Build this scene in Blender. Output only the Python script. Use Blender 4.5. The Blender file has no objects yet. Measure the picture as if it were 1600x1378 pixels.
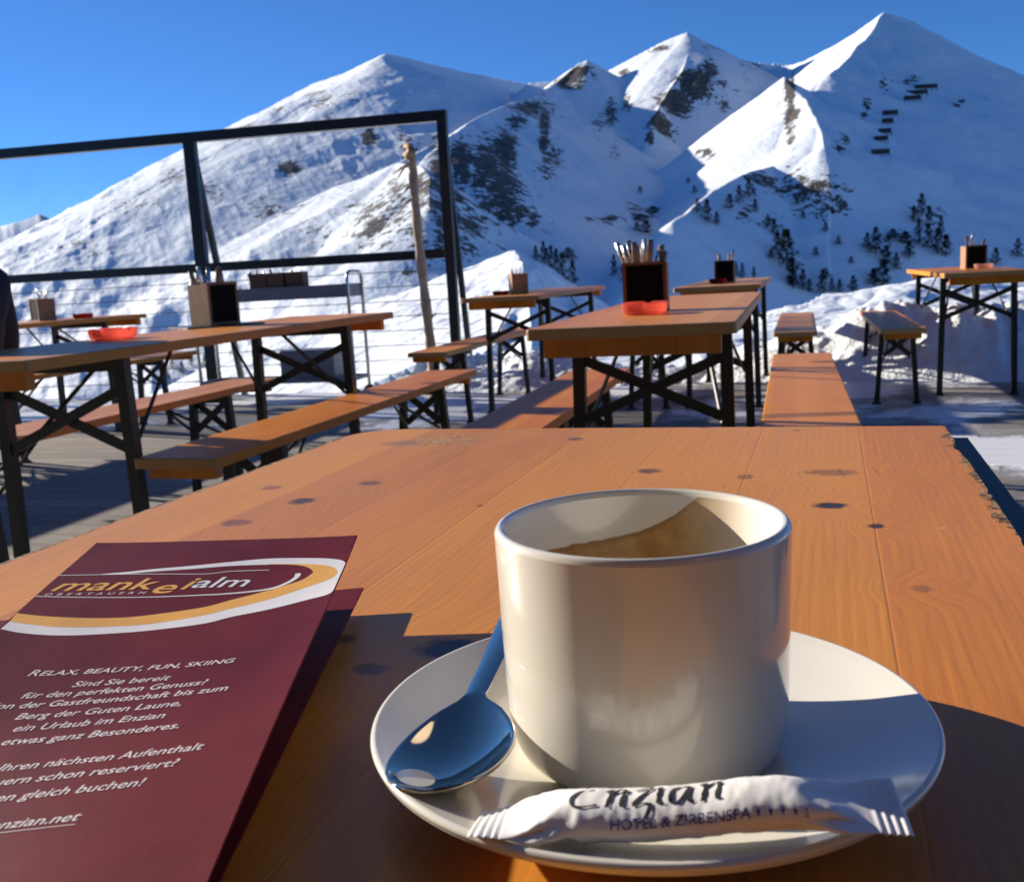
import bpy, bmesh, math, random
import numpy as np
from mathutils import Vector, Matrix

S = bpy.context.scene
C = S.collection
random.seed(7)
rad = math.radians

# ------------------------------------------------------------------ camera, sky, sun, exposure
EYE = Vector((0, 0, 0.9047))
cd = bpy.data.cameras.new('camera')
cam = bpy.data.objects.new('camera', cd)
C.objects.link(cam)
_p, _r = 0.1638, 0.0551
_F = Vector((0, math.cos(_p), -math.sin(_p)))
_U0 = Vector((0, math.sin(_p), math.cos(_p)))
_R0 = Vector((1, 0, 0))
_R = math.cos(_r) * _R0 - math.sin(_r) * _U0
_U = math.cos(_r) * _U0 + math.sin(_r) * _R0
m = Matrix((_R, _U, -_F)).transposed().to_4x4()
m.translation = EYE
cam.matrix_world = m
cd.sensor_width = 36
cd.lens = 36 * 1576.26 / 1600
cd.clip_start = 0.01
cd.clip_end = 30000
cd.dof.use_dof = True
cd.dof.focus_distance = 0.42
cd.dof.aperture_fstop = 34
S.camera = cam

SUN_AZ = rad(32)          # forward of straight left
SUN_EL = rad(17.5)
to_sun = Vector((-math.cos(SUN_AZ) * math.cos(SUN_EL), math.sin(SUN_AZ) * math.cos(SUN_EL), math.sin(SUN_EL)))
W = bpy.data.worlds.new('World')
S.world = W
W.use_nodes = True
wn = W.node_tree
sky = wn.nodes.new('ShaderNodeTexSky')
sky.sky_type = 'NISHITA'
sky.sun_disc = False
sky.sun_elevation = SUN_EL
sky.sun_rotation = math.atan2(to_sun.x, to_sun.y)
sky.altitude = 3000
sky.air_density = 1.0
sky.dust_density = 0.0
sky.ozone_density = 9.0
bg = wn.nodes['Background']
bg.inputs[1].default_value = 0.08
wn.links.new(sky.outputs[0], bg.inputs[0])

sl = bpy.data.lights.new('sun', 'SUN')
sl.energy = 5.0
sl.angle = rad(0.5)
sl.color = (1.0, 0.90, 0.75)
so = bpy.data.objects.new('sun', sl)
C.objects.link(so)
so.rotation_euler = to_sun.to_track_quat('Z', 'Y').to_euler()
so.location = to_sun * 50

S.view_settings.view_transform = 'Standard'
S.view_settings.look = 'None'
S.view_settings.gamma = 1
S.view_settings.exposure = 0.85

# ------------------------------------------------------------------ small helpers
def prop(o, label=None, cat=None, group=None, kind=None):
    if label: o['label'] = label
    if cat: o['category'] = cat
    if group: o['group'] = group
    if kind: o['kind'] = kind
    return o

def mesh_obj(name, bm, mat, parent=None, smooth=False):
    me = bpy.data.meshes.new(name)
    bm.to_mesh(me)
    bm.free()
    o = bpy.data.objects.new(name, me)
    C.objects.link(o)
    for mm in (mat if isinstance(mat, (list, tuple)) else [mat]):
        me.materials.append(mm)
    if smooth:
        for f in me.polygons: f.use_smooth = True
    if parent is not None: o.parent = parent
    return o

def empty(name, loc=(0, 0, 0), rz=0.0):
    o = bpy.data.objects.new(name, None)
    C.objects.link(o)
    o.location = loc
    o.rotation_euler = (0, 0, rz)
    o.empty_display_size = 0.05
    return o

def copy_tree(o, parent=None):
    c = o.copy()
    C.objects.link(c)
    if parent is not None: c.parent = parent
    for ch in list(o.children): copy_tree(ch, c)
    return c

class N:
    """tiny node builder"""
    def __init__(s, name):
        s.m = bpy.data.materials.new(name)
        s.m.use_nodes = True
        s.t = s.m.node_tree
        s.b = s.t.nodes['Principled BSDF']
    def n(s, typ, **k):
        x = s.t.nodes.new('ShaderNode' + typ)
        for a, v in k.items(): setattr(x, a, v)
        return x
    def put(s, sock, v):
        if v is None: return
        if isinstance(v, bpy.types.NodeSocket): s.t.links.new(v, sock)
        else: sock.default_value = v
    def math(s, op, a, b=None, c=None, clamp=False):
        x = s.n('Math', operation=op, use_clamp=clamp)
        s.put(x.inputs[0], a); s.put(x.inputs[1], b); s.put(x.inputs[2], c)
        return x.outputs[0]
    def vmath(s, op, a, b=None):
        x = s.n('VectorMath', operation=op)
        s.put(x.inputs[0], a); s.put(x.inputs[1], b)
        return x.outputs['Value'] if op in ('LENGTH', 'DISTANCE') else x.outputs[0]
    def coord(s, k='Object'):
        return s.n('TexCoord').outputs[k]
    def sep(s, v):
        x = s.n('SeparateXYZ'); s.put(x.inputs[0], v); return x.outputs
    def comb(s, a, b, c=0.0):
        x = s.n('CombineXYZ')
        for i, v in enumerate((a, b, c)): s.put(x.inputs[i], v)
        return x.outputs[0]
    def noise(s, vec, scale=5, detail=3, rough=.55, dist=0.0):
        x = s.n('TexNoise')
        s.put(x.inputs['Vector'], vec); s.put(x.inputs['Scale'], scale)
        x.inputs['Detail'].default_value = detail
        x.inputs['Roughness'].default_value = rough
        x.inputs['Distortion'].default_value = dist
        return x.outputs['Fac']
    def white(s, w):
        x = s.n('TexWhiteNoise', noise_dimensions='1D'); s.put(x.inputs['W'], w); return x.outputs['Value']
    def ramp(s, f, stops, interp='LINEAR'):
        x = s.n('ValToRGB')
        x.color_ramp.interpolation = interp
        e = x.color_ramp.elements
        while len(e) < len(stops): e.new(0.5)
        for i, (p, c) in enumerate(stops):
            e[i].position = p
            e[i].color = tuple(c) + (1,) if len(c) == 3 else c
        s.put(x.inputs[0], f)
        return x.outputs[0]
    def smooth(s, v, a, b):
        x = s.n('MapRange', interpolation_type='SMOOTHSTEP')
        s.put(x.inputs[0], v); s.put(x.inputs[1], a); s.put(x.inputs[2], b)
        return x.outputs[0]
    def mix(s, f, a, b, mode='MIX'):
        x = s.n('Mix', data_type='RGBA', blend_type=mode)
        s.put(x.inputs[0], f)
        s.put(x.inputs[6], a if not isinstance(a, tuple) else (a + (1,))[:4])
        s.put(x.inputs[7], b if not isinstance(b, tuple) else (b + (1,))[:4])
        return x.outputs[2]
    def attr(s, name):
        return s.n('Attribute', attribute_name=name).outputs['Fac']
    def bump(s, h, strength=.3, dist=.01):
        x = s.n('Bump')
        x.inputs['Strength'].default_value = strength
        x.inputs['Distance'].default_value = dist
        s.put(x.inputs['Height'], h)
        s.t.links.new(x.outputs[0], s.b.inputs['Normal'])
    def set(s, color=None, rough=None, metal=None, coat=None, coat_rough=None, spec=None, trans=None, ior=None, sss=None):
        I = s.b.inputs
        if isinstance(color, tuple): color = (color + (1,))[:4]
        for k, v in (('Base Color', color), ('Roughness', rough), ('Metallic', metal), ('Coat Weight', coat),
                     ('Coat Roughness', coat_rough), ('Specular IOR Level', spec), ('Transmission Weight', trans), ('IOR', ior),
                     ('Subsurface Weight', sss)):
            s.put(I[k], v)
        return s.m

def plain(name, color, rough=.5, metal=0.0, var=.12, scale=30, coat=0.0):
    k = N(name)
    f = k.noise(k.coord(), scale, 4)
    lo = tuple(c * (1 - var) for c in color); hi = tuple(min(1, c * (1 + var)) for c in color)
    c = k.ramp(f, [(.3, lo), (.7, hi)])
    r = k.math('MULTIPLY_ADD', f, .25, rough - .12)
    return k.set(c, r, metal, coat)

# ------------------------------------------------------------------ terrain
# --- terrain function
_rng = np.random.RandomState(3)
_TAB = _rng.rand(256, 256)
def vnoise(x, y, k=0):
    x = np.asarray(x, float) + 17.3 * k; y = np.asarray(y, float) - 9.1 * k
    xi = np.floor(x).astype(int); yi = np.floor(y).astype(int)
    fx = x - xi; fy = y - yi
    fx = fx * fx * fx * (fx * (fx * 6 - 15) + 10); fy = fy * fy * fy * (fy * (fy * 6 - 15) + 10)
    a = _TAB[xi & 255, yi & 255]; b = _TAB[(xi + 1) & 255, yi & 255]
    c = _TAB[xi & 255, (yi + 1) & 255]; d = _TAB[(xi + 1) & 255, (yi + 1) & 255]
    return (a * (1 - fx) + b * fx) * (1 - fy) + (c * (1 - fx) + d * fx) * fy
def fbm(x, y, o=4, k=0, ridged=False):
    s = 0; amp = 1.0; t = 0
    for i in range(o):
        n = vnoise(x * 2 ** i, y * 2 ** i, k + i * 5)
        if ridged: n = 1 - abs(2 * n - 1)
        s = s + amp * n; t += amp; amp *= .5
    return s / t
def sstep(v, a, b):
    t = np.clip((v - a) / (b - a), 0, 1); return t * t * (3 - 2 * t)

# crest lines of the mountains: (name, points X Y Z, slope on its left side, slope on its right side)
RIDGES = [
 ('A', [(-3011,4000,68),(-2332,3800,102),(-1705,3500,139),(-1497,3300,189),(-1324,3150,234),(-1011,2850,302),(-788,2600,338),(-604,2400,365),(-456,2200,372),(-334,2050,385),(-239,1900,377),(-178,1800,381)], .5, .5),
 ('AR', [(-178,1800,381),(-142,1850,381),(-57,1950,373),(81,2200,386),(349,2500,402)], .5, .66),
 ('A2', [(-178,1800,381),(-191,1700,326),(-193,1600,270),(-196,1520,235)], .75, .7),
 ('A3', [(-440,1700,150),(-380,1500,92),(-330,1300,30),(-300,1150,-10)], .6, .42),
 ('B', [(-1003,1700,-41),(-748,1620,-10),(-621,1560,9),(-501,1500,29),(-400,1420,58),(-319,1350,82),(-253,1280,96),(-176,1200,112),(-110,1150,128)], .6, .46),
 ('BR', [(-110,1150,128),(-62,1210,159),(-26,1330,194),(8,1450,228),(60,1650,273),(108,1800,320),(154,1850,359)], .6, .48),
 ('B2', [(-107,1150,128),(-83,1050,112),(-66,950,92),(-52,850,58),(-42,720,-30),(-30,500,-220)], .66, .6),
 ('B3', [(24,1480,204),(43,1300,125),(50,1150,62),(55,1000,10)], .5, .7),
 ('C', [(60,1950,347),(116,1930,344),(133,1880,351),(166,1850,362),(177,1870,345),(165,1960,343),(225,1930,363),(280,1900,381),(321,1870,395),(349,1850,400),(389,1900,395),(429,1950,378),(550,2100,386),(672,2250,403)], .7, .64),
 ('C2', [(349,1850,400),(337,1780,354),(283,1660,279),(230,1520,200)], .66, .85),
 ('D', [(537,2100,371),(555,2000,361),(567,1900,349),(576,1720,346),(592,1600,357),(645,1630,350),(726,1680,330),(811,1730,304),(901,1780,277),(1141,1900,169),(1394,2000,47)], .7, .64),
 ('D3', [(592,1600,357),(532,1500,301),(484,1420,265),(429,1330,228)], .6, .64),
 ('D2', [(372,1300,223),(366,1220,186),(346,1120,144),(330,1060,112)], .66, .62),
 ('E', [(112,854,-4),(150,905,38),(195,962,65),(240,1019,85),(285,1076,96),(330,1133,101),(390,1209,101)], .8, .68),
 ('FH', [(-6346,8000,536),(-4147,7600,491),(-3616,7500,568),(-3421,7500,639),(-3198,7400,585),(-2936,7200,547),(-2524,7000,391)], .5, .7),
]
NEAR_RIDGE = [(0.8,60.0,2.10),(0.8,44.0,1.24),(0.7,30.0,0.38),(0.5,20.0,-0.01),(0.3,12.0,-0.10)]
NEAR_BUMP = [(9.1,24.0,0.06),(11.7,28.0,0.06),(14.9,31.0,-0.00),(20.1,35.0,-0.10)]
BASE_R = [(0,-.35),(8,-.3),(17,-.3),(24,-.9),(40,-6),(100,-25),(200,-70),(500,-170),(900,-150),(1300,-60),(2000,100),(2500,100),(9000,-100)]
BASE_L = [(0,-.5),(8,-.5),(12,-2),(20,-7),(30,-13),(60,-28),(150,-50),(400,-140),(800,-170),(1300,-120),(1800,-60),(2500,0),(9000,-100)]

def crest_height(X, Y, pts, kl, kr, D):
    best = np.full(X.shape, -1e9); dist = np.full(X.shape, 1e9)
    for (x0, y0, z0), (x1, y1, z1) in zip(pts[:-1], pts[1:]):
        dx, dy = x1 - x0, y1 - y0; L2 = dx * dx + dy * dy
        t = np.clip(((X - x0) * dx + (Y - y0) * dy) / L2, 0, 1)
        px, py = X - (x0 + t * dx), Y - (y0 + t * dy)
        d = np.hypot(px, py)
        side = dx * py - dy * px            # > 0: left of the travel direction
        k = np.where(side > 0, kl, kr)
        h = z0 + (z1 - z0) * t - k * d / (1 + d / D)
        best = np.maximum(best, h); dist = np.minimum(dist, d)
    return best, dist

def terrain(X, Y):
    R = np.hypot(X, Y)
    b = sstep(X / np.maximum(Y, 1), -.10, .02)
    h = np.interp(R, *zip(*BASE_L)) * (1 - b) + np.interp(R, *zip(*BASE_R)) * b
    dmin = np.full(X.shape, 1e9)
    wf = sstep(R, 300, 700)
    X0, Y0 = X, Y
    X = X + wf * (30 * (fbm(X0 / 190, Y0 / 190, 3, 61) - .5) + 6 * (fbm(X0 / 48, Y0 / 48, 3, 67) - .5))
    Y = Y + wf * (40 * (fbm(X0 / 170, Y0 / 170, 3, 71) - .5) + 6 * (fbm(X0 / 48, Y0 / 48, 3, 77) - .5))
    for name, pts, kl, kr in RIDGES:
        z, d = crest_height(X, Y, pts, kl, kr, 40000.)
        k = np.minimum(12., 2 + .02 * np.maximum(d, 0))
        hh = np.clip(.5 + .5 * (z - h) / k, 0, 1)
        h = h * (1 - hh) + z * hh + k * hh * (1 - hh) * .5
        dmin = np.minimum(dmin, d)
    X, Y = X0, Y0
    far = sstep(R, 90, 500)
    rt = sstep(X / np.maximum(Y, 1), -.06, .06)
    amp = far * np.clip(dmin * .10, 1.0, 18) * (1 - .55 * rt)
    h = h + amp * (fbm(X / 170, Y / 170, 5, 1) - .5) * 1.5
    h = h + far * np.clip(dmin * .05, .8, 10) * (1 - .5 * rt) * (fbm(X / 60 + Y / 200, Y / 90, 5, 4, True) - .6)
    h = h + far * 1.7 * (1 - .4 * rt) * (fbm(X / 22 + Y / 60, Y / 26, 3, 84, True) - .6)
    z, d = crest_height(X, Y, NEAR_RIDGE, .6, .26, 60.)
    z = z - .006 * d * d
    k = 1.1
    hh = np.clip(.5 + .5 * (z - h) / k, 0, 1)
    h = h * (1 - hh) + z * hh
    z, d = crest_height(X, Y, NEAR_BUMP, .2, .04, 60.)
    z = z - .004 * d * d
    hh = np.clip(.5 + .5 * (z - h) / k, 0, 1)
    h = h * (1 - hh) + z * hh
    nr = (1 - sstep(R, 60, 140))
    h = h + nr * sstep(R, 8, 14) * ((fbm(X / 5, Y / 5, 4, 9) - .5) * (.5 + .6 * sstep(R, 20, 40)) + (fbm(X / 1.1, Y / 1.1, 3, 12) - .5) * .12)
    return h
# --- end terrain function
def build_terrain():
    az = np.concatenate([np.linspace(-80, -36, 60, endpoint=False), np.linspace(-36, 36, 1150, endpoint=False), np.linspace(36, 80, 60)])
    r = np.concatenate([np.geomspace(3.5, 12, 20, endpoint=False), np.geomspace(12, 70, 190, endpoint=False), np.geomspace(70, 600, 90, endpoint=False), np.linspace(600, 2000, 330, endpoint=False), np.linspace(2000, 3500, 90, endpoint=False), np.geomspace(3500, 9500, 40)])
    A_, R_ = np.meshgrid(np.radians(az), r, indexing='ij')
    X = R_ * np.sin(A_); Y = R_ * np.cos(A_)
    Z = terrain(X, Y)
    na, nr = X.shape
    co = np.stack([X, Y, Z], -1).reshape(-1, 3)
    i = np.arange(na * nr).reshape(na, nr)
    q = np.stack([i[:-1, :-1], i[:-1, 1:], i[1:, 1:], i[1:, :-1]], -1).reshape(-1, 4)[:, ::-1]
    me = bpy.data.meshes.new('mountain_terrain')
    me.vertices.add(len(co)); me.vertices.foreach_set('co', co.ravel())
    me.loops.add(q.size); me.loops.foreach_set('vertex_index', q.ravel().astype(np.int32))
    me.polygons.add(len(q)); me.polygons.foreach_set('loop_start', np.arange(0, q.size, 4, dtype=np.int32))
    me.update(); me.validate()
    me.polygons.foreach_set('use_smooth', np.ones(len(q), bool))
    at = me.attributes.new('rock', 'FLOAT', 'POINT')
    at.data.foreach_set('value', rock_amount(X, Y).ravel().astype(np.float32))
    o = bpy.data.objects.new('mountain_terrain', me)
    C.objects.link(o)
    prop(o, kind='structure')
    k = N('snow_and_rock')
    P = k.n('NewGeometry').outputs['Position']
    Ps = k.vmath('MULTIPLY', P, (1, 1, .4)); n1 = k.noise(Ps, .028, 6, .7); n2 = k.noise(Ps, .13, 5, .7)
    a = k.attr('rock')
    f = k.math('ADD', a, k.math('MULTIPLY', k.math('SUBTRACT', n1, .5), 1.3))
    f = k.math('ADD', f, k.math('MULTIPLY', k.math('SUBTRACT', n2, .5), 1.7))
    f = k.smooth(f, .445, .49)
    rock = k.ramp(k.noise(P, .12, 5, .7), [(.3, (.05, .045, .042)), (.55, (.13, .115, .10)), (.75, (.22, .20, .18))])
    snow = k.ramp(k.noise(P, .02, 3), [(.3, (.76, .83, .90)), (.7, (.83, .88, .92))])
    c = k.mix(f, snow, rock)
    k.set(c, .75, spec=.2)
    n3 = k.noise(P, 2.5, 4, .6); n4 = k.noise(P, .08, 5, .6)
    n5 = k.noise(P, .35, 4, .6)
    k.bump(k.math('ADD', k.math('MULTIPLY', n3, .05), k.math('ADD', k.math('MULTIPLY', n4, 2.5), k.math('MULTIPLY', n5, .8))), .6, 1.0)
    me.materials.append(k.m)
ROCKS = [(-23,924,0.0519,0.0006,0.0258,-0.0083,0.6),(5,1080,0.0444,-0.0008,0.0054,-0.0061,0.72),(-45,907,0.0399,0.0015,0.0181,-0.007,0.6),(-115,922,0.0258,0.0028,-0.0144,-0.0082,0.5),(-94,966,0.0599,0.005,-0.0286,-0.0108,0.55),(64,1247,0.0513,-0.0034,0.0143,-0.0105,0.5),(355,1621,0.0561,-0.0129,-0.0012,-0.0194,0.45),(159,1406,0.0859,-0.0103,0.0318,-0.0133,0.45),(297,977,0.0274,-0.0084,-0.0068,-0.0237,0.46),(-113,1362,0.042,0.0032,-0.0353,-0.0111,0.5),(-270,1214,0.0223,0.0044,-0.0229,-0.0232,0.42),(-360,1304,0.0245,0.0059,-0.0095,-0.021,0.4),(-204,1597,0.0638,0.0067,-0.0083,-0.0203,0.5),(-11,1143,0.0515,-0.0003,0.0116,-0.0095,0.8),(11,1231,0.0607,-0.0014,0.0049,-0.0082,0.8),(-39,1136,0.0655,0.0011,0.0045,-0.0101,0.8),(-59,1113,0.0663,0.003,-0.0009,-0.0041,0.7),(-67,923,0.0786,0.0044,-0.0069,-0.0127,0.6),(-82,874,0.0597,0.0043,-0.0317,-0.0205,0.5),(-106,900,0.0425,0.0043,-0.0254,-0.0143,0.42),(-67,817,0.0475,0.0024,-0.0253,-0.043,0.5),(-12,1032,0.0631,-0.0002,0.0037,-0.01,0.6),(22,1027,0.0454,-0.0019,0.0141,-0.0203,0.6),(30,999,0.0906,-0.0047,0.023,-0.0512,0.6),(68,1439,0.1176,-0.0066,0.0174,-0.0058,0.8),(60,1548,0.027,-0.0013,0.0226,-0.0119,0.65),(32,1404,0.0588,-0.002,0.0111,-0.0137,0.6),(145,1821,0.0347,-0.0036,-0.0241,-0.0539,0.95),(122,1809,0.0305,-0.0023,-0.0161,-0.0228,0.8),(184,1647,0.0831,-0.0102,0.0022,-0.012,0.65),(157,1581,0.0657,-0.0071,0.0194,-0.0184,0.5),(215,1691,0.095,-0.0134,-0.0303,-0.0146,0.6),(318,1658,0.0329,-0.0068,-0.0046,-0.0204,0.9),(279,1612,0.0313,-0.0059,-0.0101,-0.0225,0.95),(243,1542,0.0469,-0.0081,-0.0204,-0.0289,0.9),(221,1497,0.1337,-0.0219,-0.0508,-0.0478,0.8),(351,1695,0.0647,-0.0141,0.0035,-0.023,0.7),(232,1851,0.0543,-0.0072,-0.1077,-0.0203,0.6),(294,1846,0.0501,-0.0083,-0.0715,-0.0315,0.75),(171,1797,0.0913,-0.0107,-0.0188,-0.1007,0.6),(392,1834,0.0422,-0.0092,0.0384,-0.028,0.5),(518,2072,0.0312,-0.0078,0.0345,-0.0122,0.45),(357,1262,0.1442,-0.041,-0.0066,-0.0038,0.8),(343,1195,0.1512,-0.0439,-0.0744,-0.0214,0.8),(445,1561,0.2327,-0.0664,0.1163,-0.037,0.7),(251,1276,0.0568,-0.0118,-0.0769,-0.0358,0.55),(261,1002,0.0406,-0.0108,0.0084,-0.0345,0.62),(288,1010,0.046,-0.0133,-0.0218,-0.0383,0.6),(220,934,0.0864,-0.021,0.0293,-0.052,0.5),(297,956,0.0464,-0.0145,-0.0092,-0.0329,0.46),(248,931,0.058,-0.0158,0.0277,-0.0482,0.4),(331,971,0.0829,-0.0283,0.0,-0.0703,0.45),(445,1249,0.1307,-0.0464,0.0037,-0.0303,0.6),(428,1211,0.1698,-0.0599,0.0747,-0.0584,0.5),(498,1339,0.0872,-0.0323,0.0036,-0.0163,0.4),(543,1371,0.0402,-0.0158,0.0221,-0.0473,0.42),(367,1095,0.1046,-0.0351,0.0534,-0.0407,0.6),(583,1309,0.0622,-0.0274,-0.0004,-0.0245,0.35),(-271,1352,0.0752,0.0125,-0.0059,-0.0434,0.8),(-171,1428,0.0816,0.0074,-0.0033,-0.025,0.75),(-130,1440,0.0811,0.0052,-0.004,-0.1068,0.5),(-210,1331,0.2441,0.0333,-0.0212,-0.1091,0.7),(-274,1669,0.0301,0.0047,-0.0219,-0.0086,0.42),(-332,1649,0.0331,0.0059,-0.0205,-0.0231,0.42),(-386,1612,0.0257,0.0057,-0.0138,-0.0145,0.4),(-482,1350,0.0204,0.0068,-0.0135,-0.0174,0.36),(-510,1242,0.0246,0.0093,-0.0207,-0.0242,0.36),(-449,1443,0.0287,0.0085,-0.0154,-0.0155,0.38),(-187,1000,0.0251,0.0042,-0.0295,-0.0188,0.38),(394,961,0.0416,-0.0168,0.0163,-0.0396,0.42),(350,908,0.0439,-0.0167,0.0047,-0.0631,0.36),(154,1127,0.0363,-0.0052,0.0066,-0.0285,0.5),(105,1067,0.0307,-0.0034,0.0436,-0.0558,0.55),(48,990,0.0818,-0.0055,0.0477,-0.1129,0.4)]
def rock_amount(X, Y):
    a = np.zeros_like(X)
    for x, y, p, q, r, s, w in ROCKS:
        u = p * (X - x) + q * (Y - y); v = r * (X - x) + s * (Y - y)
        a = np.maximum(a, w * np.exp(-.7 * (u * u + v * v)))
    return a
build_terrain()
TREES = [(239.9,861.7,35.2,17.0),(235.8,875.9,20.7,9.2),(239.1,843.9,22.3,12.2),(228.4,868.8,9.1,5.7),(270.4,881.5,8.8,5.3),(247.9,899.5,13.0,7.1),(323.8,887.0,25.2,12.0),(318.4,892.2,15.6,7.2),(328.9,875.3,17.8,10.7),(334.7,868.8,15.4,7.1),(350.1,880.3,16.8,9.6),(366.1,899.6,24.6,7.4),(373.4,896.6,22.2,9.9),(378.1,887.8,24.5,11.0),(384.7,886.1,20.8,9.8),(390.1,951.8,22.2,10.4),(377.8,938.9,15.4,7.7),(389.4,933.0,21.8,9.0),(394.1,919.1,21.6,7.6),(346.1,906.3,8.6,11.1),(353.7,896.7,11.0,13.5),(461.3,914.4,18.2,9.1),(431.4,892.7,16.4,8.8),(182.8,908.8,21.2,9.4),(177.1,922.3,13.1,7.1),(190.8,907.2,12.9,5.9),(207.6,930.6,14.5,8.5),(220.9,950.1,17.3,8.7),(234.1,967.8,20.2,8.8),(232.9,939.6,13.5,6.1),(239.0,918.8,13.3,7.2),(241.9,908.5,13.1,7.2),(236.3,839.8,8.9,5.5),(246.6,838.8,18.9,7.8),(238.3,837.3,18.8,6.6),(251.7,838.3,12.2,5.6),(261.9,837.1,21.1,7.8),(272.0,844.0,12.4,5.1),(277.2,840.2,12.3,5.6),(289.1,842.4,14.7,7.9),(308.1,848.0,16.0,10.3),(317.5,851.8,23.1,13.8),(269.0,851.0,10.2,7.9),(311.6,859.3,8.1,4.6),(100.0,846.0,21.6,7.6),(97.1,891.1,20.5,6.8),(102.4,825.5,23.2,7.4),(111.2,848.3,14.1,6.5),(35.8,878.3,20.1,6.7),(29.2,875.7,14.5,5.6),(42.1,876.1,21.1,6.7),(3.5,59.9,1.8,0.6),(4.1,59.9,1.8,0.6),(46.3,875.0,21.1,6.7),(60.2,930.1,10.6,14.2),(38.8,883.9,13.5,5.6),(148.9,1051.0,13.5,13.5),(139.8,1055.8,9.5,8.1),(197.3,842.1,15.4,4.4),(205.9,838.1,14.2,4.4),(192.4,843.2,13.2,4.9),(148.3,1091.3,7.0,18.2),(170.5,1147.6,7.4,16.2),(-257.5,776.8,8.3,5.2),(-247.1,766.3,10.2,5.1),(-242.5,777.0,8.3,4.1),(-229.6,766.3,10.2,4.1),(-257.5,760.1,8.1,6.1),(298.1,873.5,7.0,4.7),(296.1,900.9,8.4,5.4),(288.8,913.1,8.5,5.5),(278.0,943.9,7.5,5.0),(278.9,967.2,7.7,5.1),(296.6,975.7,7.8,5.8),(306.0,948.7,6.3,5.1),(212.1,1120.3,8.7,5.8),(215.5,1175.0,7.6,5.3),(165.6,1210.9,9.3,6.2)]
BARRIERS = [(556.9,1349.5,29.6),(533.6,1320.2,27.1),(509.6,1274.3,20.9),(462.8,1222.4,18.2),(449.4,1194.6,13.0),(434.4,1162.3,14.2),(419.7,1133.8,15.3),(394.0,1066.1,18.7)]

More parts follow.
